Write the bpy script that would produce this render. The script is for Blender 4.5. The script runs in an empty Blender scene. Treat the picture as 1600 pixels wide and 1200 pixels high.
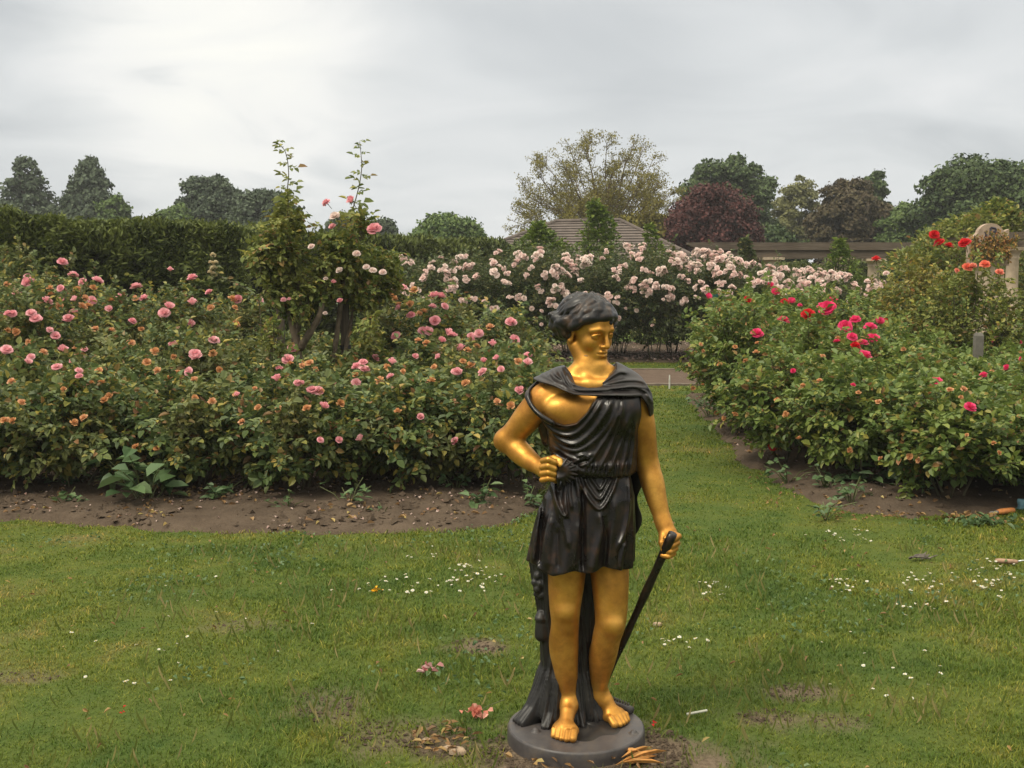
import bpy, math, random
import numpy as np
from mathutils import Vector

scene = bpy.context.scene
R = math.radians
rng = np.random.default_rng(7)
random.seed(7)

# ---------------------------------------------------------------- camera
FPX, PITCH, CAMZ = 1750.0, R(5.55), 1.6
cam_d = bpy.data.cameras.new("camera")
cam_d.sensor_width = 36.0
cam_d.lens = 36.0 * FPX / 1600.0
cam_d.clip_start, cam_d.clip_end = 0.1, 2000.0
cam = bpy.data.objects.new("camera", cam_d)
scene.collection.objects.link(cam)
cam.location = (0, 0, CAMZ)
cam.rotation_euler = (R(90) - PITCH, 0, 0)
scene.camera = cam

def ray(px, py):
    u, v = (px - 800.0) / FPX, (600.0 - py) / FPX
    return np.array([u, math.cos(PITCH) + v * math.sin(PITCH), -math.sin(PITCH) + v * math.cos(PITCH)])
def at_y(px, py, Y):
    d = ray(px, py); t = Y / d[1]
    return np.array([d[0] * t, Y, CAMZ + d[2] * t])
def ground(px, py, z=0.0):
    d = ray(px, py); t = (z - CAMZ) / d[2]
    return np.array([d[0] * t, d[1] * t, z])
def to_px(p):
    x, y, z = p[..., 0], p[..., 1], p[..., 2] - CAMZ
    f = y * math.cos(PITCH) - z * math.sin(PITCH)
    up = y * math.sin(PITCH) + z * math.cos(PITCH)
    return 800 + FPX * x / f, 600 - FPX * up / f

# ---------------------------------------------------------------- light
SUN_EL, SUN_AZ = R(52), R(-128)          # azimuth measured from +Y towards +X: behind the camera's left shoulder
sd = np.array([math.sin(SUN_AZ) * math.cos(SUN_EL), math.cos(SUN_AZ) * math.cos(SUN_EL), math.sin(SUN_EL)])
sun_d = bpy.data.lights.new("sun", 'SUN')
sun_d.energy, sun_d.angle, sun_d.color = 1.5, R(16), (1.0, 0.91, 0.75)
sun = bpy.data.objects.new("sun", sun_d)
scene.collection.objects.link(sun)
sun.rotation_euler = Vector(sd).to_track_quat('Z', 'Y').to_euler()
sun.location = (-6, -6, 12)

world = bpy.data.worlds.new("World")
scene.world = world
world.use_nodes = True
nt = world.node_tree
nt.nodes.clear()
def wn(t, **kw):
    n = nt.nodes.new(t)
    for k, v in kw.items(): setattr(n, k, v)
    return n
def wmath(op, a, b=None, c=None, clamp=False):
    n = wn('ShaderNodeMath', operation=op); n.use_clamp = clamp
    for i, x in enumerate((a, b, c)):
        if x is None: continue
        if isinstance(x, (int, float)): n.inputs[i].default_value = x
        else: nt.links.new(x, n.inputs[i])
    return n.outputs[0]
tc = wn('ShaderNodeTexCoord'); sep = wn('ShaderNodeSeparateXYZ')
nt.links.new(tc.outputs['Generated'], sep.inputs[0])
zc = wmath('MAXIMUM', sep.outputs[2], 0.0)
den = wmath('ADD', zc, 0.16)
cmb = wn('ShaderNodeCombineXYZ')
nt.links.new(wmath('DIVIDE', sep.outputs[0], den), cmb.inputs[0])
nt.links.new(wmath('DIVIDE', sep.outputs[1], den), cmb.inputs[1])
def wnoise(scale, detail, dist, off):
    ad = wn('ShaderNodeVectorMath', operation='ADD'); ad.inputs[1].default_value = off
    nt.links.new(cmb.outputs[0], ad.inputs[0])
    n = wn('ShaderNodeTexNoise'); n.inputs['Scale'].default_value = scale
    n.inputs['Detail'].default_value = detail; n.inputs['Distortion'].default_value = dist
    n.inputs['Roughness'].default_value = 0.5
    nt.links.new(ad.outputs[0], n.inputs['Vector'])
    return n.outputs['Fac']
n1 = wnoise(0.42, 3.0, 0.5, (3.1, 1.7, 0.0))
n2 = wnoise(1.5, 5.0, 0.8, (2.6, 9.4, 0.0))
mixn = wmath('ADD', wmath('MULTIPLY', n1, 0.62), wmath('MULTIPLY', n2, 0.38))
# thin place in the overcast, where the sun sits behind the cloud sheet ahead to the left
sp = ray(350, 70); sp = sp / np.linalg.norm(sp)
dotn = wn('ShaderNodeVectorMath', operation='DOT_PRODUCT'); dotn.inputs[1].default_value = tuple(sp)
nt.links.new(tc.outputs['Generated'], dotn.inputs[0])
glow = wmath('POWER', wmath('MAXIMUM', dotn.outputs['Value'], 0.0), 210.0)
glow = wmath('MULTIPLY', glow, wmath('ADD', wmath('MULTIPLY', n2, 2.6), -0.4))
ramp = wn('ShaderNodeValToRGB')
e = ramp.color_ramp.elements
e[0].position, e[0].color = 0.36, (0.40, 0.418, 0.43, 1)
e[1].position, e[1].color = 0.66, (0.62, 0.622, 0.62, 1)
m_ = ramp.color_ramp.elements.new(0.5); m_.color = (0.512, 0.527, 0.532, 1)
# a darker bank of cloud right of the middle
dp = ray(960, 130); dp = dp / np.linalg.norm(dp)
dotd = wn('ShaderNodeVectorMath', operation='DOT_PRODUCT'); dotd.inputs[1].default_value = tuple(dp)
nt.links.new(tc.outputs['Generated'], dotd.inputs[0])
bank = wmath('MULTIPLY', wmath('POWER', wmath('MAXIMUM', dotd.outputs['Value'], 0.0), 190.0), wmath('MULTIPLY', n2, 0.17))
nt.links.new(wmath('SUBTRACT', wmath('ADD', mixn, wmath('MULTIPLY', glow, 0.46)), bank), ramp.inputs[0])
gl = wn('ShaderNodeMix', data_type='RGBA')
nt.links.new(wmath('MULTIPLY', glow, 0.9, clamp=True), gl.inputs[0])
nt.links.new(ramp.outputs[0], gl.inputs[6]); gl.inputs[7].default_value = (0.76, 0.75, 0.69, 1)
# an overcast sky is brighter overhead than at the horizon
zen = wmath('MULTIPLY_ADD', wmath('MAXIMUM', wmath('SUBTRACT', zc, 0.26), 0.0), 3.2, 1.0)
# low unseen sky behind the camera is dimmed to deepen contrast on the statue
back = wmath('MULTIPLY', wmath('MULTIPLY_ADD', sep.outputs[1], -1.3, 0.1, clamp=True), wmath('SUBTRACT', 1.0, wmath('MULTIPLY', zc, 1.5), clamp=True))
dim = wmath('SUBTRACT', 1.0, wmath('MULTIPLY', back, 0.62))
bg_c = wn('ShaderNodeBackground'); # unseen sky overhead is tinted warm, added to warm the light on the foliage
warm = wn('ShaderNodeMix', data_type='RGBA', blend_type='MULTIPLY'); nt.links.new(wmath('MULTIPLY', wmath('SUBTRACT', zc, 0.22), 2.5, clamp=True), warm.inputs[0])
nt.links.new(gl.outputs[2], warm.inputs[6]); warm.inputs[7].default_value = (1.08, 1.0, 0.84, 1)
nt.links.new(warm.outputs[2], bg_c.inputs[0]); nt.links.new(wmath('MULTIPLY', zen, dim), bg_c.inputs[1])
sky = wn('ShaderNodeTexSky'); sky.sky_type = 'NISHITA'; sky.sun_disc = False
sky.sun_elevation, sky.sun_rotation = SUN_EL, SUN_AZ
bg_s = wn('ShaderNodeBackground'); nt.links.new(sky.outputs[0], bg_s.inputs[0]); bg_s.inputs[1].default_value = 0.06
mx = wn('ShaderNodeMixShader'); mx.inputs[0].default_value = 0.94
nt.links.new(bg_s.outputs[0], mx.inputs[1]); nt.links.new(bg_c.outputs[0], mx.inputs[2])
wo = wn('ShaderNodeOutputWorld'); nt.links.new(mx.outputs[0], wo.inputs[0])

scene.view_settings.view_transform = 'Standard'
scene.view_settings.look = 'None'
scene.view_settings.gamma = 1.0
scene.view_settings.use_curve_mapping = False
scene.view_settings.exposure = 0.54
scene.render.engine = 'CYCLES'
scene.cycles.max_bounces = 6
scene.cycles.diffuse_bounces = 3
scene.cycles.glossy_bounces = 2
scene.cycles.transmission_bounces = 3
scene.cycles.use_denoising = True

# ---------------------------------------------------------------- helpers
COL = scene.collection
def tag(o, label=None, cat=None, group=None, kind=None):
    if label: o['label'] = label
    if cat: o['category'] = cat
    if group: o['group'] = group
    if kind: o['kind'] = kind
    return o
def thing(name, label, cat, loc=(0, 0, 0), rz=0.0, group=None):
    o = bpy.data.objects.new(name, None); COL.objects.link(o)
    o.empty_display_size = 0.1
    o.location = tuple(loc); o.rotation_euler = (0, 0, rz)
    return tag(o, label, cat, group)
def link(name, me, parent=None, loc=None):
    o = bpy.data.objects.new(name, me); COL.objects.link(o)
    if parent is not None: o.parent = parent
    if loc is not None: o.location = tuple(loc)
    return o

class MB:
    """collects vertices and faces, then makes ONE mesh"""
    def __init__(s): s.V, s.F, s.M, s.n = [], [], [], 0
    def add(s, V, F, mat=0):
        V = np.asarray(V, np.float32).reshape(-1, 3)
        for f in (F if isinstance(F, list) else [F]):
            f = np.atleast_2d(np.asarray(f, np.int64))
            if f.size:
                s.F.append(f + s.n); s.M.append(np.full(len(f), mat, np.int32))
        s.V.append(V); s.n += len(V)
        return s
    def mesh(s, name, mats, smooth=False):
        V = np.concatenate(s.V).astype(np.float32)
        lt = np.concatenate([np.full(len(f), f.shape[1], np.int32) for f in s.F])
        lv = np.concatenate([f.ravel() for f in s.F]).astype(np.int32)
        mi = np.concatenate(s.M)
        ls = np.concatenate([[0], np.cumsum(lt)[:-1]]).astype(np.int32)
        me = bpy.data.meshes.new(name)
        me.vertices.add(len(V)); me.vertices.foreach_set('co', V.ravel())
        me.loops.add(len(lv)); me.loops.foreach_set('vertex_index', lv)
        me.polygons.add(len(lt)); me.polygons.foreach_set('loop_start', ls)
        me.polygons.foreach_set('loop_total', lt)
        for m in (mats if isinstance(mats, (list, tuple)) else [mats]): me.materials.append(m)
        me.polygons.foreach_set('material_index', mi)
        me.polygons.foreach_set('use_smooth', np.full(len(lt), bool(smooth)))
        me.update(calc_edges=True)
        return me
    def build(s, name, mats, parent=None, smooth=False, loc=None):
        return link(name, s.mesh(name, mats, smooth), parent, loc)

def unit(v):
    v = np.asarray(v, float)
    return v / np.maximum(np.linalg.norm(v, axis=-1, keepdims=True), 1e-9)
def box(mb, lo, hi, mat=0):
    x0, y0, z0 = lo; x1, y1, z1 = hi
    V = [(x0,y0,z0),(x1,y0,z0),(x1,y1,z0),(x0,y1,z0),(x0,y0,z1),(x1,y0,z1),(x1,y1,z1),(x0,y1,z1)]
    mb.add(V, [(0,3,2,1),(4,5,6,7),(0,1,5,4),(1,2,6,5),(2,3,7,6),(3,0,4,7)], mat)
def tube(mb, P, rad, sides=6, mat=0, cap=True):
    P = np.asarray(P, float); n = len(P)
    rad = np.broadcast_to(np.asarray(rad, float), (n,))
    T = unit(np.gradient(P, axis=0))
    ref = np.array([0.31, 0.95, 0.05]) if abs(T[0][2]) > 0.7 else np.array([0.05, 0.1, 1.0])
    A = unit(np.cross(T, ref)); B = np.cross(T, A)
    a = np.arange(sides) * 2 * math.pi / sides
    V = P[:, None] + rad[:, None, None] * (np.cos(a)[None, :, None] * A[:, None] + np.sin(a)[None, :, None] * B[:, None])
    i = np.arange(n - 1)[:, None] * sides; j = np.arange(sides)[None]; k = (j + 1) % sides
    F = [np.stack([i + j, i + k, i + sides + k, i + sides + j], -1).reshape(-1, 4)]
    V = V.reshape(-1, 3)
    if cap:
        V = np.vstack([V, P[:1], P[-1:]]); c0, c1 = n * sides, n * sides + 1
        jj = np.arange(sides); kk = (jj + 1) % sides
        F.append(np.stack([np.full(sides, c0), kk, jj], -1))
        F.append(np.stack([np.full(sides, c1), (n-1)*sides + jj, (n-1)*sides + kk], -1))
    mb.add(V, F, mat)
def lathe(mb, prof, seg=48, mat=0, c=(0, 0, 0)):
    prof = np.asarray(prof, float); n = len(prof)
    a = np.arange(seg) * 2 * math.pi / seg
    V = np.stack([prof[:, 0, None] * np.cos(a) + c[0], prof[:, 0, None] * np.sin(a) + c[1], np.repeat(prof[:, 1, None], seg, 1) + c[2]], -1).reshape(-1, 3)
    i = np.arange(n - 1)[:, None] * seg; j = np.arange(seg)[None]; k = (j + 1) % seg
    mb.add(V, np.stack([i + j, i + k, i + seg + k, i + seg + j], -1).reshape(-1, 4), mat)
def leaves(mb, P, D, N, L, W, fold=0.25, curl=0.2, mat=0):
    """ovate leaves folded on the midrib"""
    P = np.asarray(P, float); n = len(P)
    L = np.broadcast_to(np.asarray(L, float), (n,))[:, None]; W = np.broadcast_to(np.asarray(W, float), (n,))[:, None]
    D = unit(D); S = unit(np.cross(D, N)); U = np.cross(S, D)
    f = fold * W
    V = np.stack([P,
        P + D*L*.34 + S*W*.5 + U*f, P + D*L*.72 + S*W*.38 + U*(f*.7 - curl*L*.35),
        P + D*L - U*curl*L,
        P + D*L*.72 - S*W*.38 + U*(f*.7 - curl*L*.35), P + D*L*.34 - S*W*.5 + U*f], 1)
    b = np.arange(n)[:, None] * 6
    mb.add(V.reshape(-1, 3), [np.concatenate([b + np.array([[0,1,2,3]]), b + np.array([[0,3,4,5]])])], mat)
def flakes(mb, P, D, N, L, W, mat=0):
    """one-quad leaf clumps for distant crowns"""
    P = np.asarray(P, float); n = len(P)
    L = np.broadcast_to(np.asarray(L, float), (n,))[:, None]; W = np.broadcast_to(np.asarray(W, float), (n,))[:, None]
    D = unit(D); S = unit(np.cross(D, N))
    V = np.stack([P - D*L*.5, P + S*W*.5, P + D*L*.5, P - S*W*.5], 1)
    mb.add(V.reshape(-1, 3), np.arange(n)[:, None]*4 + np.array([[0,1,2,3]]), mat)
def rdir(n, r=None):
    v = (r or rng).normal(size=(n, 3)); return unit(v)
def poly_sd(poly, X, Y):
    """signed distance to polygon, positive inside"""
    poly = np.asarray(poly, float); d = np.full(np.shape(X), 1e9); s = np.zeros(np.shape(X), bool)
    for a, b in zip(poly, np.roll(poly, -1, 0)):
        e = b - a; wx, wy = X - a[0], Y - a[1]
        t = np.clip((wx*e[0] + wy*e[1]) / (e @ e), 0, 1)
        d = np.minimum(d, np.hypot(wx - t*e[0], wy - t*e[1]))
        c = ((a[1] <= Y) & (b[1] > Y)) | ((b[1] <= Y) & (a[1] > Y))
        xi = a[0] + (Y - a[1]) / (e[1] if abs(e[1]) > 1e-12 else 1e-12) * e[0]
        s ^= c & (X < xi)
    return np.where(s, d, -d)

# ---------------------------------------------------------------- materials
class NT:
    def __init__(s, name):
        s.m = bpy.data.materials.new(name); s.m.use_nodes = True; s.t = s.m.node_tree; s.t.nodes.clear()
        s.out = s.n('ShaderNodeOutputMaterial')
    def n(s, t, **kw):
        x = s.t.nodes.new(t)
        for k, v in kw.items(): setattr(x, k, v)
        return x
    def l(s, a, b): s.t.links.new(a, b)
    def math(s, op, a, b=0.0, clamp=False):
        n = s.n('ShaderNodeMath', operation=op); n.use_clamp = clamp
        for i, x in enumerate((a, b)):
            if isinstance(x, (int, float)): n.inputs[i].default_value = x
            else: s.l(x, n.inputs[i])
        return n.outputs[0]
    def noise(s, scale, detail=3.0, vec=None, rough=0.5, dist=0.0, coord='Object', stretch=None):
        if vec is None: vec = s.n('ShaderNodeTexCoord').outputs[coord]
        if stretch:
            mp = s.n('ShaderNodeMapping'); mp.inputs['Scale'].default_value = stretch; s.l(vec, mp.inputs[0]); vec = mp.outputs[0]
        n = s.n('ShaderNodeTexNoise'); s.l(vec, n.inputs['Vector'])
        n.inputs['Scale'].default_value = scale; n.inputs['Detail'].default_value = detail
        n.inputs['Roughness'].default_value = rough; n.inputs['Distortion'].default_value = dist
        return n.outputs['Fac']
    def ramp(s, fac, stops):
        r = s.n('ShaderNodeValToRGB'); el = r.color_ramp.elements
        while len(el) > 1: el.remove(el[0])
        el[0].position, el[0].color = stops[0][0], (*stops[0][1], 1)
        for p, c in stops[1:]:
            x = el.new(p); x.color = (*c, 1)
        s.l(fac, r.inputs[0]); return r.outputs[0]
    def mix(s, fac, a, b, mode='MIX'):
        m = s.n('ShaderNodeMix', data_type='RGBA', blend_type=mode)
        if isinstance(fac, (int, float)): m.inputs[0].default_value = fac
        else: s.l(fac, m.inputs[0])
        for i, x in ((6, a), (7, b)):
            if isinstance(x, tuple): m.inputs[i].default_value = (*x, 1)
            else: s.l(x, m.inputs[i])
        return m.outputs[2]
    def bump(s, h, strength=0.3, dist=0.01):
        b = s.n('ShaderNodeBump'); b.inputs['Strength'].default_value = strength; b.inputs['Distance'].default_value = dist
        s.l(h, b.inputs['Height']); return b.outputs[0]
    def pbr(s, col, rough=0.6, metal=0.0, spec=0.5, normal=None, trans=0.0):
        p = s.n('ShaderNodeBsdfPrincipled')
        for k, v in (('Base Color', col), ('Roughness', rough), ('Metallic', metal), ('Specular IOR Level', spec)):
            if isinstance(v, tuple): p.inputs[k].default_value = (*v, 1)
            elif isinstance(v, (int, float)): p.inputs[k].default_value = v
            else: s.l(v, p.inputs[k])
        if normal is not None: s.l(normal, p.inputs['Normal'])
        o = p.outputs[0]
        if trans > 0:
            t = s.n('ShaderNodeBsdfTranslucent')
            if isinstance(col, tuple): t.inputs[0].default_value = (*col, 1)
            else: s.l(col, t.inputs[0])
            mx = s.n('ShaderNodeMixShader'); mx.inputs[0].default_value = trans
            s.l(o, mx.inputs[1]); s.l(t.outputs[0], mx.inputs[2]); o = mx.outputs[0]
        s.l(o, s.out.inputs[0]); return s.m
def leaf_mat(name, stops, patch=None, pscale=1.2, trans=0.25, rough=0.5, spec=0.35):
    """leaf colours vary from leaf to leaf, and in larger patches"""
    k = NT(name)
    rnd = k.n('ShaderNodeNewGeometry').outputs['Random Per Island']
    c = k.ramp(rnd, stops)
    if patch:
        f = k.noise(pscale, 2.0)
        f = k.ramp(f, [(0.42, (0, 0, 0)), (0.62, (1, 1, 1))])
        c = k.mix(k.math('MULTIPLY', f, 0.6), c, patch)
    return k.pbr(c, rough, 0.0, spec, None, trans)
def plain(name, col, rough=0.6, metal=0.0, var=0.25, scale=12.0, bump=0.0, spec=0.4):
    k = NT(name); f = k.noise(scale, 4.0)
    c = k.ramp(f, [(0.3, tuple(x * (1 - var) for x in col)), (0.7, tuple(min(1, x * (1 + var)) for x in col))])
    nrm = k.bump(k.noise(scale * 3, 4.0), bump, 0.01) if bump else None
    return k.pbr(c, rough, metal, spec, nrm)
# ================================================================ the statue
# modelled as implicit surfaces (blended tapered limbs, folds as ridges), then meshed with surface nets
D0 = 3.75
def P(px, py, dy=0.0): return at_y(px, py, D0 + dy)
SC = 0.00219                                    # metres per photo pixel at the statue

def smin(a, b, k):
    if k <= 0: return np.minimum(a, b)
    h = np.maximum(k - np.abs(a - b), 0) / k
    return np.minimum(a, b) - h * h * k * 0.25
def smax(a, b, k): return -smin(-a, -b, k)

class Vox:
    def __init__(s, lo, hi, h):
        s.h = h; s.lo = np.asarray(lo, float)
        s.n = [int(math.ceil((b - a) / h)) + 1 for a, b in zip(lo, hi)]
        s.ax = [(lo[i] + h * np.arange(s.n[i])).astype(np.float32) for i in range(3)]
        s.F = np.full(s.n, 0.06, np.float32)
    def sl(s, lo, hi):
        r = []
        for i in range(3):
            a = int(np.clip(math.floor((lo[i] - s.lo[i]) / s.h), 0, s.n[i])); b = int(np.clip(math.ceil((hi[i] - s.lo[i]) / s.h) + 1, 0, s.n[i]))
            r.append(slice(a, max(b, a)))
        q = tuple(r)
        X = s.ax[0][q[0]][:, None, None]; Y = s.ax[1][q[1]][None, :, None]; Z = s.ax[2][q[2]][None, None, :]
        return q, X, Y, Z
    def cap(s, a, b, ra, rb=None, k=0.02, sub=False):
        a = np.asarray(a, float); b = np.asarray(b, float); rb = ra if rb is None else rb
        m = max(ra, rb) + k + 0.03
        q, X, Y, Z = s.sl(np.minimum(a, b) - m, np.maximum(a, b) + m)
        if 0 in s.F[q].shape: return
        e = (b - a).astype(np.float32); X = X - np.float32(a[0]); Y = Y - np.float32(a[1]); Z = Z - np.float32(a[2])
        t = np.clip((X*e[0] + Y*e[1] + Z*e[2]) / max(float(e @ e), 1e-12), 0, 1)
        d = np.sqrt((X - t*e[0])**2 + (Y - t*e[1])**2 + (Z - t*e[2])**2) - (ra + (rb - ra) * t)
        s.F[q] = smax(s.F[q], -d, k) if sub else smin(s.F[q], d, k)
    def chain(s, pts, rad, k=0.02, sub=False):
        """one limb: tapered segments joined without swelling, then blended into the rest"""
        rad = [rad] * len(pts) if isinstance(rad, (int, float)) else rad
        pts = [np.asarray(p, float) for p in pts]
        m = max(rad) + k + 0.03
        q, X, Y, Z = s.sl(np.min(pts, 0) - m, np.max(pts, 0) + m)
        if 0 in s.F[q].shape: return
        D = None
        for a, b, ra, rb in zip(pts[:-1], pts[1:], rad[:-1], rad[1:]):
            e = (b - a).astype(np.float32); x = X - np.float32(a[0]); y = Y - np.float32(a[1]); z = Z - np.float32(a[2])
            t = np.clip((x*e[0] + y*e[1] + z*e[2]) / max(float(e @ e), 1e-12), 0, 1)
            tt = t
            d = np.sqrt((x - t*e[0])**2 + (y - t*e[1])**2 + (z - t*e[2])**2) - (ra + (rb - ra) * tt)
            D = d if D is None else np.minimum(D, d)
        s.F[q] = smax(s.F[q], -D, k) if sub else smin(s.F[q], D, k)
    def limb(s, pts, rad, k=0.02, n=6):
        """like chain, with the joints and radii run through a spline"""
        q = spline(np.hstack([np.asarray(pts, float), np.asarray(rad, float)[:, None]]), n)
        s.chain(list(q[:, :3]), list(q[:, 3]), k)
    def ell(s, c, r, k=0.02, M=None, sub=False, pad=0.0):
        """ellipsoid; M rows = local axes"""
        c = np.asarray(c, float); r = np.asarray(r, float) + pad; M = np.eye(3) if M is None else np.asarray(M, float)
        ext = np.sqrt(((M * r[:, None])**2).sum(0)) + k + 0.03
        q, X, Y, Z = s.sl(c - ext, c + ext)
        if 0 in s.F[q].shape: return
        X = X - np.float32(c[0]); Y = Y - np.float32(c[1]); Z = Z - np.float32(c[2])
        L = [(X*np.float32(M[i][0]) + Y*np.float32(M[i][1]) + Z*np.float32(M[i][2])) for i in range(3)]
        k0 = np.sqrt(sum((L[i] / np.float32(r[i]))**2 for i in range(3)))
        k1 = np.sqrt(sum((L[i] / np.float32(r[i]**2))**2 for i in range(3)))
        d = k0 * (k0 - 1) / np.maximum(k1, 1e-6)
        s.F[q] = smax(s.F[q], -d, k) if sub else smin(s.F[q], d, k)
    def mesh(s, name, mats, parent, smooth_it=1, origin=(0, 0, 0), soft=None):
        F = s.F; F[0], F[-1] = 0.05, 0.05; F[:, 0], F[:, -1] = 0.05, 0.05; F[:, :, 0], F[:, :, -1] = 0.05, 0.05
        I = F < 0
        nx, ny, nz = F.shape
        cnt = np.zeros((nx-1, ny-1, nz-1), np.uint8)
        for dx in (0, 1):
            for dy in (0, 1):
                for dz in (0, 1): cnt += I[dx:nx-1+dx, dy:ny-1+dy, dz:nz-1+dz]
        act = (cnt > 0) & (cnt < 8)
        ci = np.argwhere(act)
        vid = np.full(act.shape, -1, np.int32); vid[act] = np.arange(len(ci), dtype=np.int32)
        cor = [(a, b, c) for a in (0, 1) for b in (0, 1) for c in (0, 1)]
        fv = {c: F[ci[:, 0]+c[0], ci[:, 1]+c[1], ci[:, 2]+c[2]] for c in cor}
        acc = np.zeros((len(ci), 3)); num = np.zeros(len(ci))
        for c in cor:
            for a in range(3):
                if c[a] == 0:
                    c2 = list(c); c2[a] = 1; c2 = tuple(c2)
                    f0, f1 = fv[c], fv[c2]; m = (f0 < 0) != (f1 < 0)
                    t = np.where(m, f0 / np.where(m, f0 - f1, 1), 0)
                    p = np.tile(np.array(c, float), (len(ci), 1)); p[:, a] += t
                    acc += p * m[:, None]; num += m
        V = (ci + acc / num[:, None]) * s.h + s.lo
        Q = []
        for a in range(3):
            b, c = (a + 1) % 3, (a + 2) % 3
            s0 = [slice(None)] * 3; s1 = [slice(None)] * 3; s0[a] = slice(0, -1); s1[a] = slice(1, None)
            A = I[tuple(s0)]; B = I[tuple(s1)]
            g = np.argwhere(A != B)
            g = g[(g[:, b] > 0) & (g[:, c] > 0) & (g[:, b] < F.shape[b]-1) & (g[:, c] < F.shape[c]-1)]
            def id_(ob, oc):
                h = g.copy(); h[:, b] += ob; h[:, c] += oc
                return vid[h[:, 0], h[:, 1], h[:, 2]]
            q = np.stack([id_(-1, -1), id_(0, -1), id_(0, 0), id_(-1, 0)], -1)
            ins = A[g[:, 0], g[:, 1], g[:, 2]]
            q[~ins] = q[~ins][:, ::-1]
            Q.append(q)
        Q = np.concatenate(Q); Q = Q[(Q >= 0).all(1)]
        w = soft(V)[:, None] if soft else None
        n = np.zeros(len(V))
        for i in range(4): n += 2*np.bincount(Q[:, i], minlength=len(V))
        for it in range(smooth_it + (14 if soft else 0)):   # light relaxation, more of it on the long smooth limbs
            S = np.zeros_like(V)
            for i in range(4):
                for dj in (1, 3):
                    S += np.stack([np.bincount(Q[:, i], V[Q[:, (i+dj) % 4], x], len(V)) for x in range(3)], -1)
            U = V * 0.5 + 0.5 * S / np.maximum(n, 1)[:, None]
            V = U if it < smooth_it else V + (U - V)*w
        return MB().add(V - np.asarray(origin), [Q]).build(name, mats, parent, smooth=True)

def spline(pts, n=10):
    """Catmull-Rom through pixel points"""
    p = np.asarray(pts, float); p = np.vstack([2*p[0]-p[1], p, 2*p[-1]-p[-2]]); out = []
    for i in range(1, len(p) - 2):
        t = np.linspace(0, 1, n, endpoint=False)[:, None]
        out.append(0.5*((2*p[i]) + (-p[i-1]+p[i+1])*t + (2*p[i-1]-5*p[i]+4*p[i+1]-p[i+2])*t*t + (-p[i-1]+3*p[i]-3*p[i+1]+p[i+2])*t**3))
    out.append(p[-2:-1]); return np.vstack(out)

# ---- frames
FL = P(900, 1132, 0.0); BASE_Z = 0.05
BASE = np.array([FL[0], D0, 0.0])
st_lo = np.array([P(755, 500)[0], D0 - 0.34, BASE_Z - 0.02]); st_hi = np.array([P(1075, 500)[0], D0 + 0.21, 1.60])

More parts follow.
